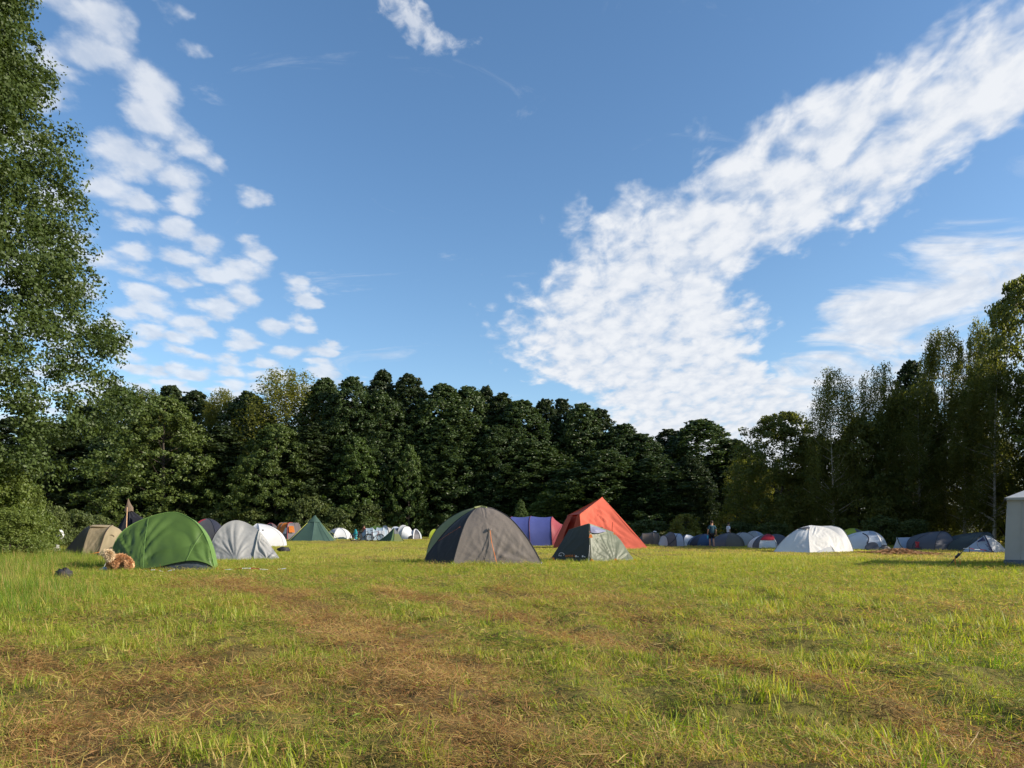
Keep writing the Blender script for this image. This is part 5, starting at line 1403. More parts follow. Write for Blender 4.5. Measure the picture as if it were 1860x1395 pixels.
    t.tunnel(-.15, [(-23 * k, .35, .4, 0), (-15 * k, .75, .85, 0), (4 * k, .8, .95, 0), (14 * k, .75, .85, 0), (22 * k, .5, .5, 0)], [GREY_D, BRONZE, BRONZE, BEIGE], GREY_D, ends=(GREY_D, BRONZE), oy=.9)
    MB().ball((8 * k, .9, .98), .14, .14, .07, 8, 5).build('rolled_cloth', WHITE, t.e)
    t = Tent('popup_tent', 'grey and white pop up tent with a wide open door, beside the bronze tent', 1228, 47, group=RC); k = K(t)
    A = t.tunnel(.2, [(-28 * k, .15, .15, 0), (-18 * k, .75, .72, 0), (-4 * k, .95, .95, 0), (12 * k, .85, .85, 0), (27 * k, .2, .12, 0)], [GREY_L, GREY_W, PALEBLUE, WHITE], NAVY, ends=(None, None), oy=1.0, pr=.02)
    t.pipe('door_edge', [Vector((-16 * k, -.02, .05)), Vector((-2 * k, .02, .5)), Vector((4 * k, .25, .84))], .02, NAVY)
    t = Tent('popup_tent', 'small white tent end with a blue top beside the grey and white pop up', 1257, 50, group=RC); k = K(t)
    t.dome([(-16 * k, 0), (12 * k, 0), (12 * k, 1.6), (-14 * k, 1.6)], (-4 * k, .8, 20 * k), [WHITE, WHITE, NAVYB, NAVYB], 1.12, .95, pole=NAVYB)
    t = Tent('dome_tent', 'navy blue dome tent behind the walking person', 1280, 48, group=RC); k = K(t)
    ap = t.q(1282, 970, 1.1)
    t.dome([(-24 * k, .5), (-14 * k, -.1), (18 * k, 0), (20 * k, 2), (-18 * k, 2)], (ap.x, 1.1, ap.z), [NAVY, NAVYB, NAVYB, NAVYB, NAVYB], 1.12, .95, pole=NAVYB)
    t = Tent('dome_tent', 'olive brown dome tent right of the walking person', 1328, 46, group=RC); k = K(t)
    ap = t.q(1327, 968, 1.2)
    t.dome([(-30 * k, .7), (-12 * k, -.2), (20 * k, -.1), (31 * k, .7), (22 * k, 2.3), (-20 * k, 2.4)], (ap.x, 1.2, ap.z), [GREY_D, OLIVEB, OLIVEB, GREY_W, OLIVEB, OLIVEB], 1.12, .95, pole=GREY_D)
    t = Tent('dome_tent', 'slate grey dome tent between the olive dome and the red topped tent', 1358, 49, group=RC); k = K(t)
    t.dome([(-20 * k, .2), (18 * k, 0), (18 * k, 2), (-18 * k, 2)], (0, 1, 25 * k), [GREY, GREY_W, GREY, GREY], 1.12, .95, pole=GREY_D)
    t = Tent('dome_tent', 'pale blue grey dome tent behind the red topped tent', 1378, 54, group=RC); k = K(t)
    t.dome([(-17 * k, .2), (0, -.2), (18 * k, .2), (16 * k, 2), (-16 * k, 2)], (0, 1, 25 * k), [GREY, PALEBLUE, PALEBLUE, PALEBLUE, GREY], 1.12, .95, pole=GREY_L)
    t = Tent('popup_tent', 'white dome tent with a crimson cap left of the big white dome', 1394, 41.5, group=RC); k = K(t)
    ap = t.q(1394, 970.5, .9)
    R_ = t.dome([(-22 * k, .5), (-17 * k, -.1), (15 * k, -.1), (24 * k, .5), (18 * k, 1.8), (-18 * k, 1.8)], (ap.x, .9, ap.z), [GREY_D, WHITE, PALEBLUE, WHITE, WHITE, WHITE], 1.12, .95, pole=NAVY, pr=.012)
    t.panel('cap', [p + Vector((0, -.03, .01)) for p in R_[1][3:]], [p + Vector((0, -.03, .01)) for p in R_[2][3:]], CRIMSON, .03, (), 10, 10, label='crimson top panel')
    t.panel('cap', [p + Vector((.02, 0, .02)) for p in R_[2][3:]], [p + Vector((.02, 0, .02)) for p in R_[3][4:]], CRIMSON, .02, (), 8, 10)
    t = Tent('dome_tent', 'dark tent glimpsed between crimson capped tent and big white dome', 1420, 47, group=RC); k = K(t)
    t.dome([(-20 * k, 0), (16 * k, 0), (16 * k, 1.8), (-18 * k, 1.8)], (0, .9, 23 * k), [GREY_D, NAVY, NAVY, GREY_D], 1.12, .95)
    t = Tent('dome_tent', 'lime yellow and charcoal dome tent behind the big white dome', 1563, 43, group=RC); k = K(t)
    t.dome([(-27 * k, .3), (-3 * k, 0), (24 * k, .3), (22 * k, 2), (-20 * k, 2)], (2 * k, 1.1, 36 * k), [LIME, GREY_D, GREY_D, NAVY, LIME], 1.12, .95, pole=LIME)
    t = Tent('dome_tent', 'white and grey dome tent with a dark round door right of the big white dome', 1584, 38.3, group=RC); k = K(t)
    ap = t.q(1580, 964.5, 1.1); t.mid = np.array([0, 1.1, .3])
    R_ = t.dome([(-39 * k, .8), (-12 * k, -.1), (14 * k, -.2), (40 * k, .7), (28 * k, 2.3), (-30 * k, 2.3)], (ap.x, 1.1, ap.z), [WHITE, PALEBLUE, WHITE, WHITE, WHITE, WHITE], 1.12, .95, pole=GREY_L, pr=.01)
    t.panel('door', t.Q((1570, 998, -.25), (1572, 991, -.15), (1581, 985, -.05), (1592, 986, -.1), (1597, 994, -.2)), t.Q((1572, 999, -.28), (1577, 999, -.3), (1584, 999, -.3), (1591, 999, -.3), (1596, 999, -.28)), GREY_D, .02, (), 6, 16, label='dark open door')
    t.panel('bag_corner', t.Q((1597, 996, -.25), (1606, 989, -.1), (1622, 998, .1)), t.Q((1598, 999, -.3), (1606, 999, -.3), (1622, 999.5, .05)), GREY_W, .02, (), 5, 10)
    t.pipe('door_edge', t.Q((1567, 968.5, .55), (1575, 973, .3), (1578, 980, .1), (1575, 987, -.1)), .03, NAVY)
    t = Tent('ridge_tent', 'low white ridge tent with sagging roof left of the dark grey dome', 1648, 38.5, group=RC); k = K(t)
    t.mid = np.array([0, .9, .3])
    f0, f1, pk = t.q(1621, 999, .6), t.q(1643, 1000, -.1), t.q(1630, 976.5, .6)
    g0, g1, p2 = t.q(1668, 999, .2), t.q(1674, 998, 1.6), t.q(1666, 975.5, .9)
    t.panel('fly_panel', [f1, t.q(1635, 986, .3), pk], [g0, t.q(1667, 986, .5), p2], PALEBLUE, -.05, [(.5, 0, .02, 14, 1)], 14, 12)
    t.panel('fly_panel', [f0, t.q(1626, 988, .6), pk], [f1, t.q(1635, 986, .3), pk], WHITE, -.02, (), 8, 10)
    t.panel('fly_panel', [g0, p2], [g1, p2], WHITE, 0, (), 6, 8); bk = [t.q(1628, 997, 1.9), pk + Vector((0, .1, 0))]
    t.panel('fly_panel', bk, [g1, p2], WHITE, 0, (), 6, 8); t.panel('fly_panel', [f0, pk], bk, WHITE, 0, (), 6, 8)
    t.pipe('door_edge', t.Q((1630, 977, .58), (1634, 988, .3), (1643, 999, -.12)), .022, TEAL_D)
    t = Tent('dome_tent', 'large dark grey dome tent near the birch stems', 1712, 37, group=RC); k = K(t)
    ap = t.q(1712, 965, 1.4)
    t.dome([(-40 * k, .8), (-16 * k, -.1), (22 * k, -.1), (42 * k, .8), (30 * k, 2.7), (-28 * k, 2.7)], (ap.x, 1.4, ap.z), [GREY_D, GREY_D, GREY_W, GREY_W, GREY_D, GREY_D], 1.12, .95, pole=NAVY)
    t = Tent('dome_tent', 'very dark olive dome tent beside the marquee', 1785, 36, group=RC); k = K(t)
    ap = t.q(1793, 966.5, 1.5)
    t.dome([(-46 * k, .9), (-12 * k, .1), (34 * k, .3), (46 * k, 1.0), (36 * k, 2.8), (-30 * k, 2.8)], (ap.x, 1.5, ap.z), [OLIVE_D, OLIVE_D, OLIVE_D, BEIGE, OLIVE_D, OLIVE_D], 1.12, .95, pole=CHAR)
    t = Tent('ridge_tent', 'pale grey tent printed with dark capital letters beside the marquee', 1786, 34, group=RC); k = K(t)
    t.mid = np.array([0, .9, .2])
    l0 = t.q(1746, 1003, .9); pk = t.q(1788, 972.5, .8); c0 = t.q(1803, 1003.5, -.1); r0 = t.q(1830, 1003, .9); pk3 = t.q(1798, 974, .85)
    fp = t.panel('fly_panel', [l0, t.q(1766, 988, .85), pk], [c0, t.q(1796, 988, .35), pk], PALEBLUE, .0, [(.5, 0, .02, 14, 1)], 16, 14)
    t.panel('fly_panel', [c0, t.q(1796, 988, .35), pk], [r0, t.q(1816, 987, .9), pk3], GREY_L, .05, (), 12, 14)
    bk = [t.q(1795, 1000, 2.6), t.q(1795, 976, 1.6)]
    t.panel('fly_panel', bk, [l0, pk], GREY_L, 0, (), 6, 8); t.panel('fly_panel', [r0, pk3], bk, GREY_L, 0, (), 6, 8)
    t.pipe('seam', [c0 + Vector((0, -.03, 0)), t.q(1796, 988, .31), pk + Vector((0, -.03, 0))], .03, PRINT_N)
    t.panel('vent_hood', t.Q((1775, 983, .58), (1780, 980, .6), (1786, 974, .7)), t.Q((1777, 985, .52), (1783, 983, .5), (1790, 983, .45)), PRINT_N, .02, (), 6, 8)
    t.pipe('zip', t.Q((1775, 984.5, .54), (1777, 993, .33), (1784, 998, .18), (1798, 1002, -.02)), .014, simple_mat('grey zip', (.10, .11, .16), .6))
    o = t.q(1784, 988, .36); o2 = t.q(1792.5, 999.5, .08)
    text_on('TIMBO', 'lettering', PRINT_N, t.e, o + Vector((-.02, -.20, .03)), o2 - o, t.q(1796, 984, .4) - t.q(1790, 991, .25), .21, .006)
    # white hall behind the birches
    t = Tent('white_pavilion', 'long white pavilion wall glimpsed behind the birch stems', 1790, 84, cat='pavilion'); k = K(t)
    h = t.q(1800, 941, 0).z; t.mid = np.array([0, 3, 1])
    W_ = WHITE; xs = np.linspace(-9, 14, 8)
    for a, b in zip(xs[:-1], xs[1:]):
        t.panel('wall_panel', [Vector((a + .02, 0, 0)), Vector((a + .02, 0, h))], [Vector((b - .02, 0, 0)), Vector((b - .02, 0, h))], W_, -.03, (), 6, 5, sm=False)
        t.panel('roof_panel', [Vector((a, -.1, h)), Vector((a, 3, h + 1.2))], [Vector((b, -.1, h)), Vector((b, 3, h + 1.2))], GREY_D, 0, (), 4, 4, sm=False)
        t.panel('roof_panel', [Vector((a, 3, h + 1.2)), Vector((a, 6, h))], [Vector((b, 3, h + 1.2)), Vector((b, 6, h))], GREY_D, 0, (), 4, 4, sm=False)
        t.pipe('post', [Vector((a, .02, 0)), Vector((a, .02, h))], .04, STEEL, sm=False)

for f in (green_tent, beige_tent, grey_tent, black_tipi, brown_dome, red_tent, olive_tent, blue_tunnel, white_dome, marquee, teepee, ridge_green, small_tents):
    f()

# ------------------------------------------------------------------ people, dog, bicycles, small things
def skin_obj(name, V, E, rad, mat, parent, sub=2, root=0):
    me = bpy.data.meshes.new(name)
    me.from_pydata([tuple(v) for v in V], E, [])
    o = bpy.data.objects.new(name, me); COL.objects.link(o); o.parent = parent
    md = o.modifiers.new('skin', 'SKIN'); md.use_smooth_shade = True
    if not me.skin_vertices: me.attributes.new('x', 'FLOAT', 'POINT')
    sv = me.skin_vertices[0].data
    for i, r in enumerate(rad):
        sv[i].radius = r if isinstance(r, tuple) else (r, r)
        sv[i].use_root = (i == root)
    s = o.modifiers.new('sub', 'SUBSURF'); s.levels = sub; s.render_levels = sub
    # freeze to a plain mesh
    dg = bpy.context.evaluated_depsgraph_get()
    m2 = bpy.data.meshes.new_from_object(o.evaluated_get(dg))
    o.modifiers.clear(); o.data = m2; m2.materials.clear(); m2.materials.append(mat); m2.shade_smooth()
    return o

SKIN = simple_mat('skin', (.42, .24, .16), .55, .08, 20)
HAIR = simple_mat('dark brown hair', (.030, .018, .012), .7, .3, 40)
SHOE = simple_mat('shoes', (.05, .05, .05), .7)
SOLE = simple_mat('pale soles', (.5, .48, .45), .7)

def person(label, px, Y, height, rz, shirt, shorts, stride=.10, arm_l=None, arm_r=None, trousers=False, group=None):
    x = PX(px, Y); e = empty('person', (x, Y, gzf(x, Y)), rz)
    tag(e, label, 'person', group); k = height / 1.75
    S = lambda *p: Vector(p) * k
    # joints: local +y is the direction the person faces
    V = [S(0, 0, .95), S(0, .01, 1.12), S(0, .0, 1.32), S(0, -.01, 1.45), S(0, .01, 1.52), S(0, .03, 1.62), S(0, .025, 1.71),
         S(-.09, 0, .90), S(-.10, stride * .5, .50), S(-.10, stride * .4, .09), S(-.105, stride * .4 + .12, .035),
         S(.09, 0, .90), S(.10, -stride * .3, .50), S(.10, -stride * 1.1, .10), S(.105, -stride * 1.1 + .12, .035),
         S(-.19, -.01, 1.40), S(-.24, -.02, 1.13), S(-.25, .05, .90), S(-.245, .08, .81),
         S(.19, -.01, 1.40), S(.25, -.03, 1.13), S(.27, .03, .90), S(.275, .05, .81)]
    if arm_l: V[16:19] = [S(*p) for p in arm_l]
    if arm_r: V[20:23] = [S(*p) for p in arm_r]
    E = [(0, 1), (1, 2), (2, 3), (3, 4), (4, 5), (5, 6), (0, 7), (7, 8), (8, 9), (9, 10), (0, 11), (11, 12), (12, 13), (13, 14), (3, 15), (15, 16), (16, 17), (17, 18), (3, 19), (19, 20), (20, 21), (21, 22)]
    r = [(.15, .10), (.14, .09), (.16, .10), (.10, .08), (.055, .055), (.085, .10), (.07, .08), (.085, .085), (.058, .058), (.040, .040), (.038, .03), (.085, .085), (.058, .058), (.040, .040), (.038, .03),
         (.06, .06), (.042, .042), (.032, .032), (.026, .038), (.06, .06), (.042, .042), (.032, .032), (.026, .038)]
    skin_obj('body', V, E, [(a * k, b * k) for a, b in r], SKIN, e)
    for w in (18, 22):                                   # fingers and thumb
        h = V[w]; d = (V[w] - V[w - 1]).normalized()
        for i in range(4):
            off = Vector((0, (-.03 + .02 * i) * k, 0)); L = (.075, .085, .08, .06)[i] * k
            skin_obj('finger', [h + off, h + off + d * L * .55, h + off + d * L + Vector((0, .012 * k, 0))], [(0, 1), (1, 2)], [.009 * k, .009 * k, .007 * k], SKIN, e, 1)
        skin_obj('thumb', [h + Vector((0, .03, .0)) * k, h + Vector((0, .06, -.03)) * k, h + Vector((0, .065, -.06)) * k], [(0, 1), (1, 2)], [.011 * k, .010 * k, .008 * k], SKIN, e, 1)
    # shirt: torso and short sleeves, a little larger than the body
    sv = [S(0, 0, .86), S(0, .01, 1.12), S(0, 0, 1.33), S(0, -.01, 1.44), V[15] + S(0, 0, .0), V[15].lerp(V[16], .75), V[19], V[19].lerp(V[20], .75)]
    skin_obj('shirt', sv, [(0, 1), (1, 2), (2, 3), (3, 4), (4, 5), (3, 6), (6, 7)], [(.19 * k, .13 * k), (.175 * k, .12 * k), (.19 * k, .125 * k), (.12 * k, .10 * k), .082 * k, .078 * k, .082 * k, .078 * k], shirt, e)
    f = .95 if trousers else .42
    sv = [S(0, 0, .96), V[7], V[7].lerp(V[8], .9), V[8].lerp(V[9], f * .8), V[11], V[11].lerp(V[12], .9), V[12].lerp(V[13], f * .8)] if trousers else [S(0, 0, .96), V[7], V[7].lerp(V[8], .85), V[11], V[11].lerp(V[12], .85)]
    ed = [(0, 1), (1, 2), (2, 3), (0, 4), (4, 5), (5, 6)] if trousers else [(0, 1), (1, 2), (0, 3), (3, 4)]
    rr = [(.17 * k, .125 * k), .105 * k, .085 * k, .065 * k, .105 * k, .085 * k, .065 * k] if trousers else [(.17 * k, .125 * k), .112 * k, .095 * k, .112 * k, .095 * k]
    skin_obj('trousers' if trousers else 'shorts', sv, ed, rr, shorts, e)
    skin_obj('hair', [S(0, -.035, 1.62), S(0, -.015, 1.72), S(0, .03, 1.755), S(0, .075, 1.74)], [(0, 1), (1, 2), (2, 3)], [.085 * k, .095 * k, .09 * k, .05 * k], HAIR, e)
    for a in (9, 13):
        skin_obj('shoe', [V[a] + S(0, -.03, -.045), V[a] + S(0, .08, -.055), V[a] + S(0, .17, -.065)], [(0, 1), (1, 2)], [(.048 * k, .05 * k), (.05 * k, .04 * k), (.04 * k, .03 * k)], SHOE, e, 1)
    # face
    m = MB()
    for s in (-1, 1): m.ball(S(.032 * s, .118, 1.645), .012 * k, .008 * k, .008 * k, 6, 5)
    m.build('eyes', SHOE, e); MB().ball(S(0, .13, 1.61), .014 * k, .02 * k, .022 * k, 6, 5).build('nose', SKIN, e)
    MB().ball(S(0, .118, 1.572), .026 * k, .008 * k, .007 * k, 6, 5).build('mouth', simple_mat('lips', (.32, .12, .10), .5), e)
    for s in (-1, 1): MB().ball(S(.092 * s, .02, 1.63), .012 * k, .022 * k, .032 * k, 6, 5).build('ear', SKIN, e)
    return e, k

TEAL_SHIRT = simple_mat('dark teal cotton', (.020, .060, .085), .9, .2, 14, .4)
BLACK_SHORTS = simple_mat('black cotton shorts', (.008, .008, .010), .9, .2, 14, .3)
WHITE_SHIRT = simple_mat('white cotton', (.70, .68, .74), .9, .05, 14, .3)
RUST_SHIRT = simple_mat('rust cotton', (.30, .10, .07), .9, .1, 14, .3)
pe, pk_ = person('person in dark teal shirt and black shorts walking away between the shaded tents', 1293, 45, 1.66, .12, TEAL_SHIRT, BLACK_SHORTS, .16,
                 arm_l=[(-.27, .0, 1.14), (-.245, .10, .92), (-.23, .13, .84)], arm_r=[(.28, -.01, 1.13), (.31, .05, .90), (.32, .07, .80)])
person('person in a white shirt standing behind the olive brown dome', 1323, 56, 1.66, -1.35, WHITE_SHIRT, BLACK_SHORTS, .05)
person('person in a rust shirt bending behind the bicycles', 661, 73, 1.45, -.5, RUST_SHIRT, BLACK_SHORTS, .05)

def bottle():
    x, y = pe.location.x - .25 * pk_ + .0, pe.location.y - .03
    e = empty('drink_bottle', (x, y + .12, pe.location.z + .60 * pk_))
    tag(e, 'turquoise drink bottle held in the left hand of the walking person', 'bottle')
    c = simple_mat('turquoise plastic', (.05, .42, .55), .35, .05)
    MB().tube([(0, 0, 0), (0, 0, .02), (0, 0, .16), (0, 0, .19), (0, 0, .21)], [.036, .04, .04, .022, .02], 12).build('flask', c, e)
    MB().tube([(0, 0, .21), (0, 0, .245)], .024, 10).build('cap', SHOE, e)
bottle()

def dog():
    x, y = PX(217, 16.75), 16.75
    e = empty('dog', (x, y, gzf(x, y) + .035), 0.0); e.scale = (1.12, 1.12, 1.12)
    tag(e, 'small shaggy ginger and cream dog sniffing the grass by the green tent', 'dog')
    fur = simple_mat('ginger fur', (.60, .34, .17), .95, .2, 18, .8)
    # rump towards the viewer on the left, back going right, head low on the right
    V = [(-.13, -.03, .28), (-.02, .05, .315), (.09, .10, .285), (.16, .06, .22), (.205, .0, .16), (.235, -.07, .105), (.245, -.115, .085),
         (-.17, -.05, .22), (-.185, -.02, .14), (-.185, .03, .085), (-.185, .0, .02), (-.06, -.08, .22), (-.055, -.05, .14), (-.055, .0, .085), (-.055, -.04, .02),
         (.06, .07, .20), (.06, .08, .10), (.06, .05, .02), (.15, .10, .19), (.155, .10, .10), (.155, .07, .02)]
    E = [(0, 1), (1, 2), (2, 3), (3, 4), (4, 5), (5, 6), (0, 7), (7, 8), (8, 9), (9, 10), (0, 11), (11, 12), (12, 13), (13, 14), (2, 15), (15, 16), (16, 17), (2, 18), (18, 19), (19, 20)]
    r = [.100, .095, .092, .075, .080, .055, .035, .068, .045, .034, .038, .068, .045, .034, .038, .055, .036, .036, .055, .036, .036]
    b = skin_obj('body', V, E, r, fur, e)
    cream = simple_mat('cream fur', (.74, .58, .38), .95, .15, 22, .8)
    tl = [(-.15, -.05, .36), (-.19, -.10, .41), (-.16, -.15, .42), (-.11, -.165, .37), (-.12, -.165, .29)]
    skin_obj('tail', tl, [(0, 1), (1, 2), (2, 3), (3, 4)], [.03, .05, .055, .05, .03], cream, e)
    for s in (-1, 1): skin_obj('ear', [(.205 + .06 * s, .0, .20), (.22 + .085 * s, -.02, .14), (.22 + .08 * s, -.03, .09)], [(0, 1), (1, 2)], [(.035, .02), (.035, .018), (.02, .012)], fur, e, 1)
    MB().ball((.25, -.15, .085), .016, .014, .013, 8, 6).build('nose', SHOE, e)
    for s in (-1, 1): MB().ball((.235 + .035 * s, -.085, .145), .010, .010, .010, 7, 5).build('eye', SHOE, e)
    # shaggy coat
    rs = np.random.RandomState(3)
    def coat(o, name, mat, n, L, off=Vector((0, 0, 0))):
        me = o.data; me.calc_loop_triangles()
        co = np.array([v.co[:] for v in me.vertices]); nr = np.array([v.normal[:] for v in me.vertices])
        tri = np.array([t.vertices[:] for t in me.loop_triangles])
        ar = np.linalg.norm(np.cross(co[tri[:, 1]] - co[tri[:, 0]], co[tri[:, 2]] - co[tri[:, 0]]), axis=1)
        t = tri[rs.choice(len(tri), n, p=ar / ar.sum())]; w = rs.dirichlet((1, 1, 1), n)
        P = (co[t] * w[:, :, None]).sum(1); Nn = (nr[t] * w[:, :, None]).sum(1)
        d = Nn * .55 + np.array([0, 0, -.75]) + rs.normal(0, .35, (n, 3)); d /= np.linalg.norm(d, axis=1)[:, None]
        s = np.cross(d, rs.normal(0, 1, (n, 3))); s /= np.linalg.norm(s, axis=1)[:, None]
        l = (L * (.5 + rs.rand(n)))[:, None]
        T = P + d * l + Nn * .012; T[:, 2] = np.maximum(T[:, 2], .005)
        Q = np.stack([P - s * .0028, P + s * .0028, (P + T) / 2 + Nn * .010 + s * .0022, T], 1)
        me2 = quads_mesh(name, Q, mat); q = bpy.data.objects.new(name, me2); COL.objects.link(q); q.parent = e
    coat(b, 'coat', fur, 16000, .034)
    coat(bpy.data.objects[[c.name for c in e.children if c.name.startswith('tail')][0]], 'tail_fur', cream, 5000, .06)
dog()

def bicycle(label, px, Y, rz, col, s=1.0):
    x = PX(px, Y); e = empty('bicycle', (x, Y, gzf(x, Y)), rz); e.scale = (s, s, s)
    tag(e, label, 'bicycle', 'bicycles in front of the pod tents')
    paint = simple_mat('bike paint ' + col[0], col[1], .35, .05)
    rub = simple_mat('tyre rubber', (.012, .012, .013), .8)
    r = .335
    for i, wx in enumerate((-.53, .53)):
        w = MB().torus((wx, 0, r), None, r - .022, .032, 24, 6).build('wheel', rub, e); 
        MB().torus((wx, 0, r), None, r - .055, .010, 24, 4).build('rim', STEEL, w)
        sp = MB()
        for k in range(12):
            a = math.pi * 2 * k / 12; sp.tube([(wx, 0, r), (wx + (r - .06) * math.cos(a), 0, r + (r - .06) * math.sin(a))], .0025, 4)
        sp.tube([(wx, -.05, r), (wx, .05, r)], .022, 8); sp.build('spokes', STEEL, w)
    bb = (-.08, 0, .30); st = (-.22, 0, .80); hd = (.36, 0, .86); h2 = (.40, 0, .74); rw = (-.53, 0, r); fw = (.53, 0, r)
    MB().tube([bb, st], .026, 6).tube([st, hd], .026, 6).tube([bb, h2], .030, 6).tube([bb, rw], .017, 6).tube([st, rw], .016, 6).tube([hd, h2], .030, 6).build('frame', paint, e)
    MB().tube([h2, (.44, .05, .62), (.53, .06, r)], .012, 6).tube([h2, (.44, -.05, .62), (.53, -.06, r)], .012, 6).build('fork', DARKM, e)
    MB().tube([hd, (.35, 0, .95), (.39, 0, .98)], .013, 6).tube([(.36, -.30, 1.0), (.40, -.1, .985), (.40, .1, .985), (.36, .30, 1.0)], .012, 6).build('handlebar', DARKM, e)
    MB().tube([st, (-.245, 0, .92)], .012, 6).build('seat_post', STEEL, e)
    MB().ball((-.25, 0, .945), .14, .075, .028, 10, 6).build('saddle', rub, e)
    MB().torus((-.08, .03, .30), None, .085, .008, 16, 4).tube([(-.08, .06, .30), (-.02, .06, .16)], .009, 5).tube([(-.08, -.06, .30), (-.14, -.06, .44)], .009, 5).build('crank', DARKM, e)
    return e
B1 = bicycle('dark mountain bike, middle of the three bicycles', 660.5, 65.3, .12, ('black', (.02, .02, .025)), 1.05)
B2 = bicycle('bicycle with red hub parts, nearest the dark green ridge tent', 680, 65.6, .08, ('maroon', (.10, .03, .03)), 1.05)
B3 = bicycle('bicycle seen nearly end on, left of the other two', 646.5, 66.2, 1.15, ('plum', (.08, .02, .05)), 1.05)
def cloth_on_bike():
    x = PX(646.5, 65.7)
    e = mesh_obj('rain_jacket', *jacket_mesh(), simple_mat('turquoise cloth', (.02, .26, .30), .8, .2, 10, .5))
    e.location = (x, 65.55, gzf(x, 65.6)); tag(e, 'turquoise rain jacket hanging on the end on bicycle', 'jacket')
def jacket_mesh():
    mb = MB(); n, m = 10, 12
    for j in range(m):
        t = j / (m - 1); z = 1.12 - .92 * t; w = .05 + .13 * math.sin(min(1, t * 1.3) * math.pi * .55)
        for i in range(n):
            a = 2 * math.pi * i / n; q = 1 + .25 * math.sin(i * 2.2 + j * .5)
            mb.v.append(Vector((w * q * math.cos(a), .07 * q * math.sin(a), z)))
    for j in range(m - 1):
        for i in range(n): mb.f.append((j * n + i, j * n + (i + 1) % n, (j + 1) * n + (i + 1) % n, (j + 1) * n + i))
    return mb.v, mb.f
cloth_on_bike()

def lump(name, label, cat, px, py, w, h, mat, seed=0, dz=0.0, Y=None):
    Y = Y or FPX * CAM_H / (py - HOR); x = PX(px, Y)
    mb = MB(); mb.ball((0, 0, h * .35), w / 2, w * .36, h * .65, 18, 12, .55, seed)
    o = mb.build(name, mat); o.location = (x, Y, gzf(x, Y) + dz); tag(o, label, cat)
    return o
lump('stuff_sack', 'black crumpled sack lying in the grass in front of the dog', 'bag', 116, 1057, .30, .20, CHAR, 1, dz=.05)
lump('rubber_mat', 'black bundle in the grass right of the grey dome', 'bag', 515, 1003, .60, .20, CHAR, 2, dz=.04)
lump('plastic_bag', 'white plastic bag caught on the shrub left of the beige tent', 'bag', 109, 965, .30, .30, WHITE, 3, dz=.65, Y=31.5)
lump('carrier_bag', 'pale crumpled bag on the ground left of the beige tent', 'bag', 100, 1003, .42, .34, GREY_L, 4, Y=29.5)
lump('shoe_bag', 'blue and white bag at the left corner of the green tent', 'bag', 190, 1039, .22, .12, PALEBLUE, 5)
def red_cloth():
    t = Tent('folding_chair', 'red cloth folding chair beside the low white ridge tent', 1669, 37.5, cat='chair')
    t.panel('backrest', t.Q((1661, 983.5, .1), (1663, 989, .05), (1663.5, 993, 0)), t.Q((1677, 984.5, .3), (1676, 990, .25), (1675, 994, .2)), CRIMSON, .02, (), 6, 8)
    t.panel('seat', t.Q((1663, 992, .0), (1669, 993, .05), (1675, 993, .2)), t.Q((1661, 993.5, -.35), (1666, 994.5, -.3), (1672, 994.5, -.15)), CRIMSON, -.02, (), 6, 8)
    for a, b in (((1662, 983.5, .1), (1664, 999.5, -.1)), ((1676, 984.5, .3), (1675, 999.5, .2)), ((1661, 993.5, -.35), (1660, 1000, -.35)), ((1672, 994.5, -.15), (1672, 1000, -.15))):
        t.pipe('leg', t.Q(a, b), .012, DARKM, sm=False)
red_cloth()
lump('paper_sheet', 'white paper lying in the grass left of the bicycles', 'paper', 638, 981, .6, .08, WHITE, 7, Y=76)

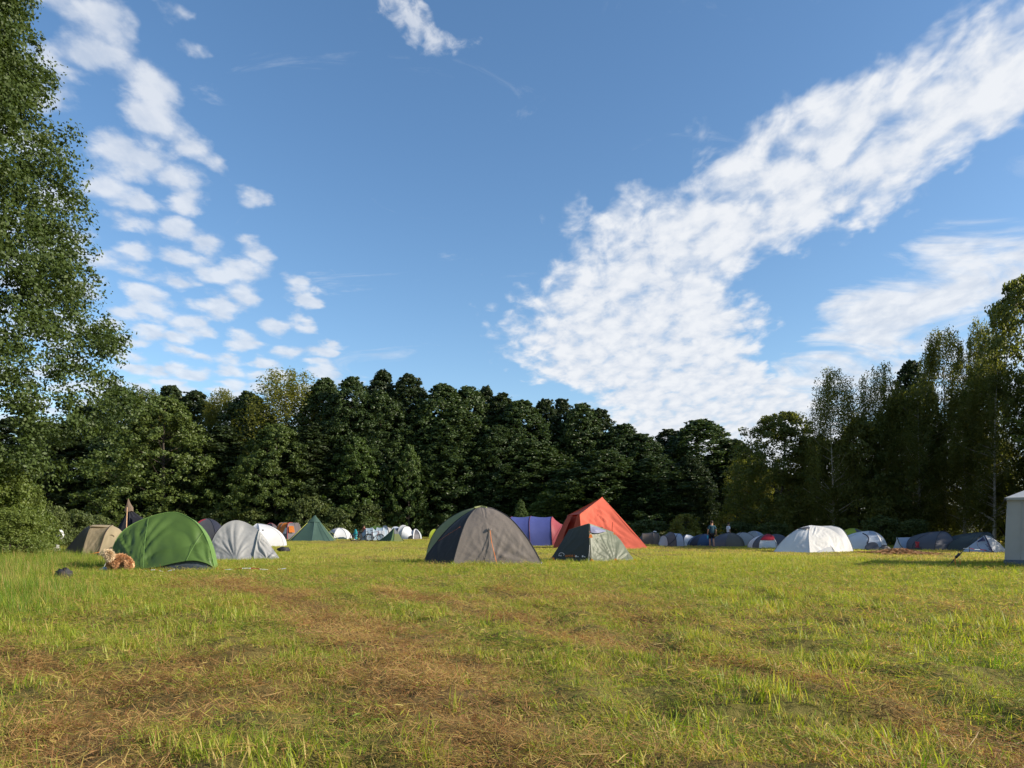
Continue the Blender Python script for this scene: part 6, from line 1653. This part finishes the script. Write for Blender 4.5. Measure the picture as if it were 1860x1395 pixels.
def hay():
    rs = np.random.RandomState(8); n = 2600
    x0, y0 = PX(1632, 30.5), 30.5
    u = rs.normal(0, 1, (n, 2)) * np.array([.62, .9]); hz = .16 * np.exp(-(u[:, 0] / .7) ** 2 - (u[:, 1] / 1.0) ** 2) + .02
    P = np.stack([u[:, 0], u[:, 1], hz * (.4 + .8 * rs.rand(n)) + .03], -1); a = rs.rand(n) * 6.28; L = .10 + .2 * rs.rand(n)
    d = np.stack([np.cos(a) * L, np.sin(a) * L, rs.normal(0, .03, n)], -1); s = np.stack([-np.sin(a), np.cos(a), .6 + 0 * a], -1) * .007
    Q = np.stack([P - d / 2 - s, P - d / 2 + s, P + d / 2 + s, P + d / 2 - s], 1)
    me = quads_mesh('hay_heap', Q, simple_mat('reddish hay', (.40, .22, .10), .9, .3, 8))
    o = bpy.data.objects.new('hay_heap', me); COL.objects.link(o); o.location = (x0, y0, gzf(x0, y0))
    tag(o, 'heap of reddish brown hay on the meadow right of the big white dome', 'hay')
hay()

def tape(label, px0, py0, px1, py1):
    """red and white barrier tape lying in the grass"""
    Y0, Y1 = FPX * CAM_H / (py0 - HOR), FPX * CAM_H / (py1 - HOR)
    a = Vector((PX(px0, Y0), Y0, 0)); b = Vector((PX(px1, Y1), Y1, 0)); n = 8
    e = empty('barrier_tape', (a.x, a.y, gzf(a.x, a.y))); tag(e, label, 'tape')
    for i in range(n):
        p, q = a.lerp(b, i / n) - a, a.lerp(b, (i + .98) / n) - a
        z = lambda t: .075 + .02 * math.sin(t * 5)
        w = Vector((0, .012, .022))
        m = MB().poly([p + Vector((0, 0, z(i))), q + Vector((0, 0, z(i + 1))), q + w + Vector((0, 0, z(i + 1))), p + w + Vector((0, 0, z(i)))])
        m.build('tape_band', CRIMSON if i % 2 == 0 else PRINT_W, e, False)
tape('red and white barrier tape in the grass in front of the green tent', 252, 1039.5, 312, 1040)
tape('pale barrier tape in the grass in front of the grey dome', 392, 1038, 520, 1038.5)
def fence_tape():
    t = Tent('tape_fence', 'short post with red and white tape before the printed pale tent', 1761, 33.4, cat='fence', )
    t.pipe('post', t.Q((1761, 993, 0), (1761, 1005, 0)), .018, DARKM, sm=False)
    pts = t.Q((1750, 997, .2), (1761, 996, 0), (1770, 998.5, 0), (1780, 999, 0), (1792, 1000, 0))
    for i in range(4):
        a, b = pts[i], pts[i + 1]; w = Vector((0, 0, .03))
        MB().poly([a, b, b + w, a + w]).build('tape_band', CRIMSON if i % 2 else PRINT_W, t.e, False)
fence_tape()
